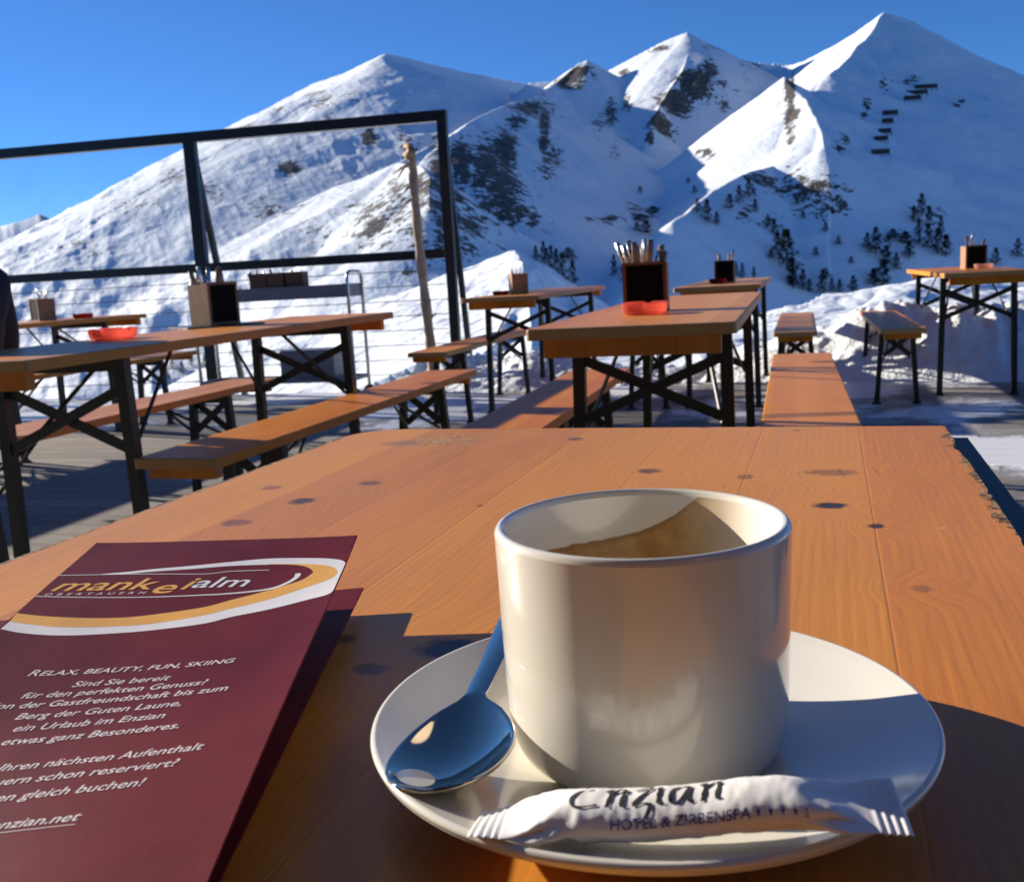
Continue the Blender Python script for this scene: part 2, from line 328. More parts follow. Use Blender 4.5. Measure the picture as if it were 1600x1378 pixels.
# ------------------------------------------------------------------ materials
def wood_material(name, scale=1.0, main=False, dark=(.37, .102, .006), light=(.70, .248, .014)):
    k = N(name)
    P = k.coord('Object')
    x, y, z = k.sep(P)
    rnd = k.n('ObjectInfo').outputs['Random']
    if main: rnd = 0.37
    off = k.math('MULTIPLY', rnd, 37.0)
    xo = k.math('ADD', x, 0.25)
    bi = k.math('FLOOR', k.math('DIVIDE', k.math('ADD', xo, .0005), .0728))
    bf = k.math('FRACT', k.math('DIVIDE', k.math('ADD', xo, .0005), .0728))
    br = k.white(k.math('ADD', bi, off))
    br2 = k.white(k.math('ADD', bi, k.math('ADD', off, 51.7)))
    seam = k.math('MINIMUM', k.smooth(bf, .0, .012), k.smooth(bf, 1.0, .988))
    gx = x; knot = None; kd = None
    if main:
        K = [(.0955, -.286, .010, .010, 1), (.118, -.231, .010, .008, .8), (.084, -.342, .011, .009, .7), (.052, -.249, .008, .008, .5), (.416, -.1845, .020, .011, .55),
             (.415, -.275, .0095, .008, 1.3), (.4373, -.318, .0045, .006, 1.1), (.30, -.184, .009, .009, .9), (.314, .003, .008, .010, .8), (.2184, -.057, .008, .008, .8),
             (.2805, -.512, .013, .011, 1.2), (.2603, -.535, .008, .006, .8), (.2366, -.510, .006, .006, .9), (.4503, -.418, .006, .006, .35), (.364, -.2, .006, .008, .6),
             (.2163, -.2895, .003, .003, .6), (.39, -.02, .004, .004, .6), (.17, -.62, .009, .01, .9), (.12, -.5, .008, .01, .9), (.33, -.75, .010, .01, 1.), (.07, -.9, .01, .012, .9), (.40, -1.05, .01, .011, .9)]
        kn = k.noise(P, 130, 3, .6)
        for kx, ky, rx, ry, st in K:
            v = k.vmath('MULTIPLY', k.vmath('SUBTRACT', k.comb(x, y), (kx - .25, ky + 1.1, 0)), (1 / rx, 1 / ry, 0))
            d = k.math('ADD', k.vmath('LENGTH', v), k.math('MULTIPLY', k.math('SUBTRACT', kn, .5), .9))
            kd = d if kd is None else k.math('MINIMUM', kd, d)
            mk = k.math('MULTIPLY', k.smooth(d, 1.15, .50), st)
            knot = mk if knot is None else k.math('MAXIMUM', knot, mk)
        wv = k.smooth(kd, 5.0, .6)
        gx = k.math('ADD', x, k.math('MULTIPLY', wv, .012))
    gy = k.math('ADD', y, k.math('MULTIPLY', br, 9.0))
    gv = k.comb(k.math('ADD', gx, k.math('MULTIPLY', br2, 3.0)), k.math('MULTIPLY', gy, .055), off)
    wob = k.noise(gv, 7, 2, .5)
    ring = k.math('ADD', k.math('MULTIPLY', gx, 210.0), k.math('MULTIPLY', wob, 4.5))
    ring = k.math('FRACT', k.math('ADD', ring, k.math('MULTIPLY', br2, 7.0)))
    ring = k.math('MULTIPLY', k.smooth(ring, .15, .9), k.smooth(ring, 1.0, .92))
    fib = k.noise(gv, 260, 3, .6)
    blot = k.noise(k.comb(x, k.math('MULTIPLY', y, .35), off), 9, 3, .55)
    f = k.math('ADD', k.math('MULTIPLY', ring, -.11), k.math('MULTIPLY', fib, .38))
    f = k.math('ADD', f, k.math('MULTIPLY', k.math('SUBTRACT', br, .5), .42))
    f = k.math('ADD', f, k.math('MULTIPLY', k.math('SUBTRACT', blot, .5), .55))
    f = k.math('ADD', f, .48)
    c = k.ramp(f, [(.12, dark), (.5, tuple((a + b) / 2 for a, b in zip(dark, light))), (.92, light)])
    hue = k.n('HueSaturation')
    k.put(hue.inputs['Hue'], k.math('MULTIPLY_ADD', br2, .012, .495))
    k.put(hue.inputs['Saturation'], k.math('MULTIPLY_ADD', rnd, .12, .92)); k.put(hue.inputs['Color'], c)
    c = hue.outputs[0]
    c = k.mix(k.math('MULTIPLY', k.math('SUBTRACT', 1.0, seam), .10), c, (.09, .03, .012))
    rough = k.math('MULTIPLY_ADD', fib, .16, .36)
    wear = k.math('MULTIPLY', k.smooth(k.noise(k.comb(x, k.math('MULTIPLY', y, .5), off), 5, 5, .65), .50, .72), .30)
    c = k.mix(wear, c, (.60, .27, .07))
    scr = k.noise(k.comb(k.math('ADD', k.math('MULTIPLY', x, 1.0), k.math('MULTIPLY', y, .12)), k.math('MULTIPLY', y, .03), off), 520, 2, .5)
    scm = k.math('MULTIPLY', k.smooth(scr, .68, .74), k.smooth(k.noise(P, 7, 3), .48, .62))
    c = k.mix(k.math('MULTIPLY', scm, .5), c, (.10, .035, .015))
    dirt = k.smooth(k.noise(P, 48, 2, .4), .74, .80)
    c = k.mix(k.math('MULTIPLY', dirt, .45), c, (.10, .045, .025))
    rough = k.math('ADD', rough, k.math('MULTIPLY', wear, .35))
    if not main:
        ew = k.math('ADD', k.math('SUBTRACT', k.math('ABSOLUTE', y), 1.085), k.math('MULTIPLY', k.math('SUBTRACT', k.noise(P, 40, 4, .7), .5), .05))
        c = k.mix(k.math('MULTIPLY', k.smooth(ew, .0, .006), .8), c, (.45, .28, .12))
    h = k.math('MULTIPLY', fib, .6)
    h = k.math('ADD', h, k.math('MULTIPLY', seam, .35))
    h = k.math('ADD', h, k.math('MULTIPLY', k.noise(P, 14, 2), .9))
    if main:
        c = k.mix(k.math('MULTIPLY', k.smooth(knot, .0, .5), .55, clamp=True), c, (.12, .045, .025))
        c = k.mix(k.math('MULTIPLY', k.smooth(knot, .5, 1.25), .95, clamp=True), c, (.022, .016, .016))
        h = k.math('SUBTRACT', h, k.math('MULTIPLY', knot, .8))
        # scuffed bare patch near the far left corner
        v = k.vmath('MULTIPLY', k.vmath('SUBTRACT', k.comb(x, y), (.107 - .25, -.062 + 1.1, 0)), (1 / .040, 1 / .030, 0))
        pd = k.vmath('LENGTH', v)
        pn = k.noise(k.comb(k.math('ADD', k.math('MULTIPLY', x, 300.0), k.math('MULTIPLY', y, 90.0)), k.math('MULTIPLY', y, 45.0)), 1.0, 3, .65)
        pm = k.math('MULTIPLY', k.smooth(pd, 1.25, .35), k.smooth(pn, .42, .58))
        raw = k.ramp(k.noise(P, 240, 3), [(.36, (.06, .04, .03)), (.5, (.40, .25, .10)), (.7, (.55, .38, .18))])
        c = k.mix(pm, c, raw)
        # worn grey halo beside it
        v = k.vmath('MULTIPLY', k.vmath('SUBTRACT', k.comb(x, y), (.072 - .25, -.075 + 1.1, 0)), (1 / .022, 1 / .016, 0))
        c = k.mix(k.math('MULTIPLY', k.smooth(k.vmath('LENGTH', v), 1.2, .2), .55), c, (.16, .10, .08))
        # varnish worn off along both long edges
        e1 = k.math('ADD', x, .25)
        en = k.noise(k.comb(k.math('MULTIPLY', x, 3.0), k.math('MULTIPLY', y, 1.0)), 60, 4, .7)
        m1 = k.smooth(e1, k.math('MULTIPLY', en, .011), k.math('MULTIPLY', en, .004))
        e2 = k.math('SUBTRACT', .25, x)
        en2 = k.noise(k.comb(k.math('MULTIPLY', x, 1.5), k.math('MULTIPLY', y, 1.0), 3.1), 42, 4, .75)
        m2 = k.smooth(k.math('SUBTRACT', k.math('MULTIPLY', en2, .040), .0145), e2, k.math('ADD', e2, .003))
        m2 = k.math('GREATER_THAN', k.math('SUBTRACT', k.math('MULTIPLY', en2, .038), .0160), e2)
        em = k.math('MAXIMUM', m1, k.math('MULTIPLY', m2, k.smooth(y, 1.13, 1.05)))
        raw2 = k.ramp(k.noise(P, 160, 4, .7), [(.40, (.05, .035, .025)), (.52, (.26, .14, .055)), (.70, (.56, .38, .18))])
        c = k.mix(em, c, raw2)
        # little pale nicks
        nk = k.smooth(k.noise(P, 75, 1, .4),   .80, .83)
        c = k.mix(nk, c, (.55, .40, .25))
        rough = k.math('MAXIMUM', rough, k.math('MULTIPLY', k.math('MAXIMUM', em, pm), .8))
    k.set(c, rough, coat=.06, coat_rough=.22, spec=.27)
    k.bump(h, .22, .0012)
    return k.m

M = {}
M['table'] = wood_material('orange_varnished_pine', main=True)
M['wood'] = wood_material('orange_varnished_boards')
M['steel_green'] = plain('dark_green_steel', (.010, .017, .015), .42, 0, .25, 60)
M['frame_black'] = plain('black_painted_steel', (.012, .014, .017), .38, 0, .2, 20)
M['stainless'] = plain('stainless_tube', (.55, .56, .58), .28, 1.0, .1, 60)
M['grey_sheet'] = plain('grey_sheet_metal', (.20, .22, .26), .45, .2, .12, 20)
M['box_wood'] = plain('box_plywood', (.36, .19, .085), .55, 0, .22, 45)
M['box_wood_dark'] = plain('brown_box_wood', (.16, .075, .035), .55, 0, .25, 45)
M['chalk'] = plain('chalkboard_black', (.004, .004, .005), .75, 0, .3, 50)
M['chalk'].node_tree.nodes['Principled BSDF'].inputs['Specular IOR Level'].default_value = .1
M['cutlery'] = plain('cutlery_steel', (.62, .58, .55), .22, 1.0, .1, 80)
M['cutlery_handle'] = plain('brown_cutlery_handle', (.30, .17, .11), .4, 0, .3, 40)
M['napkin'] = plain('napkin_paper', (.75, .72, .70), .8, 0, .06, 30)
M['dark_flat'] = plain('dark_folder', (.02, .014, .014), .4, 0, .3, 30)
M['pole'] = plain('peeled_pole_wood', (.55, .38, .23), .7, 0, .3, 18)
M['jacket'] = plain('black_jacket_cloth', (.008, .009, .013), .75, 0, .3, 40)
M['trousers'] = plain('dark_trousers_cloth', (.015, .016, .02), .8, 0, .3, 40)
M['skin'] = plain('skin', (.55, .30, .21), .5, 0, .1, 30)
M['hair'] = plain('brown_hair', (.05, .028, .015), .6, 0, .35, 60)
M['rubber'] = plain('black_rubber', (.015, .015, .016), .7)
M["barrier"] = plain("barrier_timber", (.022, .02, .02), .8, 0, .2, 1)
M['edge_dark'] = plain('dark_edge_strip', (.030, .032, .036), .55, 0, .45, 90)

def plastic(name, col):
    k = N(name)
    f = k.noise(k.coord(), 25, 2)
    c = k.ramp(f, [(.3, tuple(v * .8 for v in col)), (.7, col)])
    k.b.inputs['Subsurface Radius'].default_value = (.03, .012, .01)
    k.set(c, .12, trans=.55, ior=1.4, spec=.6, sss=.3)
    tl = k.n('BsdfTranslucent'); k.put(tl.inputs[0], c)
    ms = k.n('MixShader'); ms.inputs[0].default_value = .42
    k.t.links.new(k.b.outputs[0], ms.inputs[1]); k.t.links.new(tl.outputs[0], ms.inputs[2])
    k.t.links.new(ms.outputs[0], k.t.nodes['Material Output'].inputs[0])
    return k.m
M['red'] = plastic('clear_red_plastic', (1.0, .30, .22))
M['pale_red'] = plastic('pale_pink_plastic', (.85, .50, .42))
M['dark_red'] = plastic('dark_red_plastic', (.30, .02, .02))

k = N('white_porcelain')
k.set((.72, .69, .61), .16, coat=.6, coat_rough=.05, spec=.5, sss=.04)
k.b.inputs['Subsurface Radius'].default_value = (.004, .003, .002)
M['porcelain'] = k.m

# cup inside: coffee film left on the wall above the liquid, with a slanting upper edge
k = N('coffee_stained_porcelain')
x, y, z = k.sep(k.coord())
an = k.math('ARCTAN2', x, y)                    # 0 = far wall, + = right
aq = k.math('MAXIMUM', k.math('ADD', an, .2), 0.0)
top = k.math('MULTIPLY_ADD', k.math('MULTIPLY', aq, aq), .0185, .0556)
top = k.math('ADD', top, k.math('MULTIPLY', k.math('SUBTRACT', k.noise(k.coord(), 110, 3, .6), .5), .0030))
film = k.smooth(k.math('SUBTRACT', top, z), .0, .0007)
film = k.math('MULTIPLY', film, k.smooth(an, 1.35, .30))
n = k.noise(k.coord(), 160, 4)
fc = k.ramp(n, [(.3, (.40, .21, .065)), (.7, (.58, .36, .14))])
rim_line = k.math('MULTIPLY', film, k.smooth(k.math('SUBTRACT', top, z), .0030, .0004))
fc = k.mix(k.math('MULTIPLY', rim_line, .55), fc, (.20, .085, .03))
k.set(k.mix(film, (.80, .775, .70), fc), .16, coat=.6, coat_rough=.05)
M['cup_inside'] = k.m
k = N('milky_coffee')
n = k.noise(k.coord(), 90, 4, .6)
k.set(k.ramp(n, [(.35, (.22, .10, .035)), (.65, (.42, .24, .10))]), .25)
M['coffee'] = k.m

k = N('polished_steel')
k.set((.60, .50, .38), .05, 1.0)
M['spoon'] = k.m
k = N('sachet_paper')
n = k.noise(k.coord(), 55, 4, .6)
k.set(k.ramp(n, [(.3, (.80, .79, .78)), (.7, (.88, .87, .86))]), .38, sss=.0)
k.bump(n, .12, .002)
M['paper'] = k.m
k = N('maroon_card')
P = k.coord()
n = k.noise(P, 34, 4, .6); n2 = k.noise(P, 230, 2, .5); n3 = k.noise(P, 9, 3, .6)
c = k.ramp(k.math('ADD', k.math('MULTIPLY', n, .6), k.math('MULTIPLY', n3, .4)), [(.32, (.095, .008, .012)), (.68, (.145, .014, .018))])
c = k.mix(k.smooth(k.noise(P, 150, 1, .3), .82, .86), c, (.45, .33, .32))
k.set(c, k.math('MULTIPLY_ADD', n3, .2, .40), spec=.08)
k.bump(k.math('ADD', n, k.math('MULTIPLY', n2, .15)), .10, .002)
M['card'] = k.m
M['print_white'] = plain('white_print', (.78, .76, .76), .42, 0, .04, 60)
M['print_yellow'] = plain('yellow_print', (.80, .40, .045), .42, 0, .08, 60)
M['print_text'] = plain('pale_text_print', (.72, .62, .62), .45, 0, .04, 60)
M['print_purple'] = plain('purple_print', (.10, .08, .22), .5, 0, .1, 60)
M['print_black'] = plain('black_print', (.02, .02, .025), .5, 0, .1, 60)

k = N('window_glass')
g = k.n('BsdfGlass'); g.inputs['Roughness'].default_value = 0.0; g.inputs['IOR'].default_value = 1.02
tr = k.n('BsdfTransparent'); tr.inputs[0].default_value = (.955, .965, .975, 1)
gl = k.n('BsdfGlossy'); gl.inputs['Roughness'].default_value = .02
lw = k.n('LayerWeight'); lw.inputs[0].default_value = .25
ms = k.n('MixShader'); k.put(ms.inputs[0], k.math('MULTIPLY', lw.outputs['Fresnel'], .35)); k.t.links.new(tr.outputs[0], ms.inputs[1]); k.t.links.new(gl.outputs[0], ms.inputs[2])
df = k.n('BsdfDiffuse'); df.inputs[0].default_value = (.8, .82, .85, 1)
ms2 = k.n('MixShader'); k.put(ms2.inputs[0], k.math('MULTIPLY', k.smooth(k.noise(k.coord(), 2.2, 5, .6), .4, .8), .07)); k.t.links.new(ms.outputs[0], ms2.inputs[1]); k.t.links.new(df.outputs[0], ms2.inputs[2])
k.t.links.new(ms2.outputs[0], k.t.nodes['Material Output'].inputs[0])
M['glass'] = k.m

# ------------------------------------------------------------------ deck and snow banks
DECK = rad(16.3)
dU = Vector((math.sin(DECK), math.cos(DECK), 0)); dV = Vector((math.cos(DECK), -math.sin(DECK), 0))
k = N('weathered_deck_boards')
P = k.coord()
v, u, z = k.sep(P)
pi_ = k.math('DIVIDE', u, .145)
bi = k.math('FLOOR', pi_); bf = k.math('FRACT', pi_)
gap = k.math('MINIMUM', k.smooth(bf, .0, .05), k.smooth(bf, 1.0, .95))
br = k.white(bi)
gv = k.comb(k.math('MULTIPLY', v, .12), u, br)
g = k.noise(gv, 60, 4, .65)
n = k.noise(P, 1.6, 4, .6)
f = k.math('ADD', k.math('MULTIPLY', g, .5), k.math('ADD', k.math('MULTIPLY', br, .25), k.math('MULTIPLY', n, .3)))
c = k.ramp(f, [(.25, (.10, .088, .075)), (.5, (.21, .185, .15)), (.8, (.34, .30, .25))])
c = k.mix(k.math('SUBTRACT', 1.0, gap), c, (.015, .013, .012))
sm = k.noise(P, 1.1, 6, .68)
sm = k.math('ADD', sm, k.math('MULTIPLY', k.smooth(u, 4.6, 7.6), .20))
for sv, su, sr, am in ((.75, 4.9, .55, .30), (1.15, 4.3, .5, .28), (.9, 6.0, .6, .2), (-2.9, 4.3, .3, .14), (-1.9, 3.2, .25, .12), (-2.6, 6.6, .9, .2), (-3.6, 3.6, .3, .12)):
    d = k.vmath('LENGTH', k.vmath('SUBTRACT', k.comb(v, u), (sv, su, 0)))
    sm = k.math('ADD', sm, k.math('MULTIPLY', k.smooth(d, sr * 1.4, 0.0), am))
sm = k.math('ADD', sm, k.math('MULTIPLY', k.math('SUBTRACT', gap, 1.0), -.05))
sf = k.smooth(sm, .67, .74)
ice = k.smooth(sm, .56, .70)
c = k.mix(k.math('MULTIPLY', ice, .5), c, (.42, .42, .43))
c = k.mix(sf, c, (.80, .81, .83))
k.set(c, k.math('MULTIPLY_ADD', ice, -.3, .75))
k.bump(k.math('ADD', k.math('MULTIPLY', gap, .5), k.math('ADD', k.math('MULTIPLY', g, .25), k.math('MULTIPLY', sf, .8))), .6, .012)
bm = bmesh.new()
def box_bm(bm, x0, x1, y0, y1, z0, z1, mi=0):
    vs = [bm.verts.new(p) for p in ((x0, y0, z0), (x1, y0, z0), (x1, y1, z0), (x0, y1, z0), (x0, y0, z1), (x1, y0, z1), (x1, y1, z1), (x0, y1, z1))]
    for q in ((0, 3, 2, 1), (4, 5, 6, 7), (0, 1, 5, 4), (1, 2, 6, 5), (2, 3, 7, 6), (3, 0, 4, 7)):
        bm.faces.new([vs[i] for i in q]).material_index = mi
    return vs
box_bm(bm, -12, 9, -6, 7.75, -.12, 0)
deck = mesh_obj('deck', bm, k.m)
deck.rotation_euler = (0, 0, -DECK)
prop(deck, kind='structure')

def grid_mesh(name, fn, na, nb, mat, parent=None, smooth=True):
    bm = bmesh.new()
    g = [[bm.verts.new(fn(i / na, j / nb)) for j in range(nb + 1)] for i in range(na + 1)]
    for i in range(na):
        for j in range(nb):
            bm.faces.new((g[i][j], g[i + 1][j], g[i + 1][j + 1], g[i][j + 1]))
    return mesh_obj(name, bm, mat, parent, smooth)

k = N('packed_snow')
P = k.n('NewGeometry').outputs['Position']
n = k.noise(P, 6, 5, .65); n2 = k.noise(P, 1.3, 4, .6)
k.set(k.ramp(n2, [(.3, (.70, .75, .80)), (.7, (.82, .86, .90))]), .7, spec=.25)
k.bump(k.math('ADD', n, k.math('MULTIPLY', k.noise(P, 40, 3), .3)), .7, .06)
M['snow'] = k.m
def bank(i, j):
    v = -3.3 + 10.3 * i; u = 6.95 + 3.0 * j
    hgt = .15 + .19 * float(sstep(np.array(v), -1.2, .6)) + .10 * math.sin(v * 1.7)
    lump = float(fbm(np.array(v * 1.15), np.array(u * 1.25), 4, 21)); lump2 = float(fbm(np.array(v * 4.1), np.array(u * 4.1), 3, 30, True))
    edge = .45 * (float(vnoise(np.array(v * .9), np.array(3.), 3)) - .5) + .12 * (float(vnoise(np.array(v * 5.), np.array(1.), 6)) - .5)
    t = (u - 7.35 - edge) / 1.0
    pr = float(sstep(np.array(t), 0, .9)) * (1 - .75 * float(sstep(np.array(t), 1.1, 2.2)))
    z = pr * (hgt * (.35 + 1.25 * lump) + .16 * (lump2 - .55) + .07 * (float(fbm(np.array(v * 13.), np.array(u * 13.), 3, 37)) - .5)) - .03 + .04 * t * (t < 0)
    z -= .35 * float(sstep(np.array(u), 8.9, 9.9))
    p = dU * u + dV * v
    return (p.x, p.y, z)
sb = grid_mesh('snow_bank', bank, 460, 140, M['snow'])
prop(sb, kind='structure')

# ------------------------------------------------------------------ beer tables and benches
def obox(bm, a, b, w, h, up=Vector((0, 0, 1))):
    """bar of section w x h from a to b"""
    a, b = Vector(a), Vector(b)
    d = (b - a).normalized()
    s = d.cross(up)
    if s.length < 1e-4: s = d.cross(Vector((0, 1, 0)))
    s.normalize(); n = s.cross(d)
    vs = [bm.verts.new(p + s * i * w / 2 + n * j * h / 2) for p in (a, b) for i, j in ((-1, -1), (1, -1), (1, 1), (-1, 1))]
    for q in ((3, 2, 1, 0), (4, 5, 6, 7), (0, 1, 5, 4), (1, 2, 6, 5), (2, 3, 7, 6), (3, 0, 4, 7)):
        bm.faces.new([vs[i] for i in q])

def tube(bm, pts, r, n=10, cap=True):
    pts = [Vector(p) for p in pts]
    rings = []
    for i, p in enumerate(pts):
        d = (pts[min(i + 1, len(pts) - 1)] - pts[max(i - 1, 0)]).normalized()
        s = d.cross(Vector((0, 0, 1)))
        if s.length < 1e-3: s = Vector((1, 0, 0))
        s.normalize(); t = s.cross(d)
        rr = r[i] if isinstance(r, (list, tuple)) else r
        rings.append([bm.verts.new(p + (s * math.cos(a) + t * math.sin(a)) * rr) for a in [2 * math.pi * q / n for q in range(n)]])
    for A, B in zip(rings, rings[1:]):
        for q in range(n): bm.faces.new((A[q], A[(q + 1) % n], B[(q + 1) % n], B[q]))
    if cap:
        bm.faces.new(rings[0][::-1]); bm.faces.new(rings[-1])

def slab(outline, z0, z1, bev=.004):
    bm = bmesh.new()
    lo = [bm.verts.new((x, y, z0)) for x, y in outline]; hi = [bm.verts.new((x, y, z1)) for x, y in outline]
    n = len(outline)
    bm.faces.new(lo[::-1]); top = bm.faces.new(hi)
    for i in range(n): bm.faces.new((lo[i], lo[(i + 1) % n], hi[(i + 1) % n], hi[i]))
    if bev:
        ed = list(top.edges)
        bmesh.ops.bevel(bm, geom=ed, offset=bev, segments=3, profile=.5, affect='EDGES', clamp_overlap=True)
    return bm

def round_rect(w, l, r=.012, n=4):
    o = []
    for cx, cy, a0 in ((w / 2 - r, l / 2 - r, 0), (-w / 2 + r, l / 2 - r, 90), (-w / 2 + r, -l / 2 + r, 180), (w / 2 - r, -l / 2 + r, 270)):
        for i in range(n + 1):
            a = rad(a0 + 90 * i / n); o.append((cx + r * math.cos(a), cy + r * math.sin(a)))
    return o

def beer_furniture(name, H, Wd, legx, braced, top_bm=None, top_mat=None):
    """origin on the ground under the middle; the long side runs along local y"""
    root = empty(name)
    bm = top_bm or slab(round_rect(Wd, 2.2), H - .028, H)
    t = mesh_obj('tabletop' if H > .6 else 'seat', bm, top_mat or M['wood'], root)
    for f in t.data.polygons: f.use_smooth = False
    for sy in (-1, 1):
        bm = bmesh.new(); bw = Wd - .075 if H > .6 else Wd - .05
        box_bm(bm, -bw / 2, bw / 2, sy * 1.055 - .016, sy * 1.055 + .016, H - .028 - (.046 if H > .6 else .032), H - .0285)
        mesh_obj('batten', bm, M['wood'], root)
        y = sy * .70
        for sx in (-1, 1):
            bm = bmesh.new(); lw = .034 if H > .6 else .030; sp = .015 if H > .6 else .03
            obox(bm, (sx * (legx + sp), y, 0), (sx * legx, y, H - .0285), lw, .030, Vector((0, 1, 0)))
            box_bm(bm, sx * (legx + sp) - .026, sx * (legx + sp) + .026, y - .02, y + .02, 0, .012)
            mesh_obj('leg', bm, M['steel_green'], root)
        z0, z1 = (.49, .655) if H > .6 else (.295, .415)
        for sx in (-1, 1):
            bm = bmesh.new()
            obox(bm, (sx * (legx - .01), y + sx * .0065, z0), (-sx * (legx - .01), y + sx * .0065, z1), .009, .028, Vector((0, 0, 1)))
            mesh_obj('cross_brace', bm, M['steel_green'], root)
        bm = bmesh.new()
        obox(bm, (-legx + .005, y, H - .05), (legx - .005, y, H - .05), .026, .030)
        mesh_obj('crossbar', bm, M['steel_green'], root)
        for sx in (-1, 1):
            bm = bmesh.new()
            tube(bm, [(sx * (legx - .012), y - sy * .018, z0 - .02), (sx * (legx - .09), y - sy * .36, H - .034)], .0065, 6)
            mesh_obj('strut', bm, M['steel_green'], root)
    return root

def place(o, x, y, yaw, label, cat, group):
    o.location = (x, y, 0); o.rotation_euler = (0, 0, -yaw)
    prop(o, label, cat, group)
    return o
def centre(corner, yaw, sx, sy, Wd):
    """middle of a 2.2 m piece from one of its corners: sx +1 if the corner is on its left side, sy +1 if at its near end"""
    d = Vector((math.sin(yaw), math.cos(yaw))); s = Vector((math.cos(yaw), -math.sin(yaw)))
    c = Vector(corner) + s * sx * Wd / 2 + d * sy * 1.1
    return c.x, c.y

# the near table: its own top with a rounded far left corner and a splintered right edge
YAW0 = .3102
rng = random.Random(11)
o = []
ys = [1.1 - i * .006 for i in range(0, 366)]
for y in ys:                                                # right edge, far to near
    e = 0
    if -.55 + 1.1 < y < 1.1 - .02:
        n = float(fbm(np.array(y * 26.), np.array(.3), 4, 40)); n2 = float(vnoise(np.array(y * 95.), np.array(.7), 44))
        e = max(0., (n - .56)) * .030 + max(0., n2 - .62) * .005
    o.append((.25 - e, y))
right_edge = list(o)
o += [(.25 - .01, -1.1), (-.25, -1.1)]
for i in range(0, 120):
    y = -1.09 + i * .0178
    if y > 1.1 - .045: break
    o.append((-.25 + .0012 * float(vnoise(np.array(y * 30.), np.array(.2), 50)), y))
for i in range(9):
    a = rad(180 - 90 * i / 8); o.append((-.25 + .045 + .045 * math.cos(a), 1.1 - .045 + .045 * math.sin(a)))
o = o[::-1]
tb = slab(o, .742, .77, .0016)
near = beer_furniture('beer_table', .77, .5, .20, True, tb, M['table'])
_d = Vector((math.sin(YAW0), math.cos(YAW0))); _s = Vector((math.cos(YAW0), -math.sin(YAW0)))
NC = Vector((-.1387, .9277)) + _s * .25 - _d * 1.1
place(near, NC.x, NC.y, YAW0, 'near orange wooden beer table with chipped right edge holding the coffee cup', 'table', 'beer tables on the terrace')
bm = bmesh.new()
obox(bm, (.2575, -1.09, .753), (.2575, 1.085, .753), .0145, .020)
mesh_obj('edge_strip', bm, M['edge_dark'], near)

tproto = beer_furniture('beer_table', .77, .5, .20, True)
Y1 = .274; Y2 = .285
tabs = [
 (centre((.046, 2.45), Y1, 1, 1, .5), Y1, 'beer table in the middle carrying the tall chalkboard cutlery box'),
 (centre((-.483, 4.434), Y2, -1, -1, .5), Y2, 'beer table on the left with red ashtray and cutlery box turned cornerwise'),
 (centre((-2.504, 7.144), Y2, -1, -1, .5), Y2, 'far left beer table behind the others, low against the sunlit snow'),
 (centre((.997, 6.0), Y2, 1, 1, .5), Y2, 'beer table straight behind the middle table, nearly hidden by it'),
 (centre((-.268, 6.3), Y2, 1, 1, .5), Y2, 'beer table just right of the black windbreak end post'),
 ((-4.1, 5.4), Y2, 'unseen beer table added outside the left edge to cast its shadow across the deck'),  # unseen, added for the shadow it throws on the deck
 (centre((2.57, 5.95), Y2, 1, 1, .5), Y2, 'beer table at the right edge in front of the snow bank'),
]
for i, (c, yw, lb) in enumerate(tabs):
    t = tproto if i == 0 else copy_tree(tproto)
    place(t, c[0], c[1], yw, lb, 'table', 'beer tables on the terrace')
bproto = beer_furniture('beer_bench', .48, .25, .085, True)
bens = [
 (centre((1.45, 4.52), Y1, -1, -1, .25), Y1, 'long bench right of the middle table running towards the snow'),
 (centre((.524, 4.313), Y1, -1, -1, .25), Y1, 'bench left of the middle table, half in shade'),
 (centre((-1.0, 2.62), Y2, 1, 1, .25), Y2, 'sunlit orange bench right of the left table with pale worn end'),
 (centre((-1.09, 4.79), Y2, -1, -1, .25), Y2, 'bench beyond the left table where the dark figure sits'),
 (centre((-.59, 5.93), Y2, 1, 1, .25), Y2, 'bench in front of the peeled wooden pole'),
 (centre((1.57, 5.95), Y2, 1, 1, .25), Y2, 'short looking bench before the snow bank, left one of two'),
 (centre((2.121, 5.736), Y2, 1, 1, .25), Y2, 'bench beside the right table, its whole top in blue shade'),
 (centre((.66, 6.1), Y2, 1, 1, .25), Y2, 'bench seen only between the legs of the middle table'),
 ((-3.62, 5.25), Y2, 'unseen bench added outside the left edge to shade the deck, beside the table there'),  # unseen, added with its table to shade the left deck
 ((.55, -.02), YAW0, 'unseen bench right of the near table, added for the light blocking person'),  # unseen, added as the seat of the light-blocking person
 (centre((-2.25, 7.38), Y2, -1, -1, .25), Y2, 'small distant bench seen under the left table top by the fence'),
]
for i, (c, yw, lb) in enumerate(bens):
    t = bproto if i == 0 else copy_tree(bproto)
    place(t, c[0], c[1], yw, lb, 'bench', 'benches beside the beer tables')

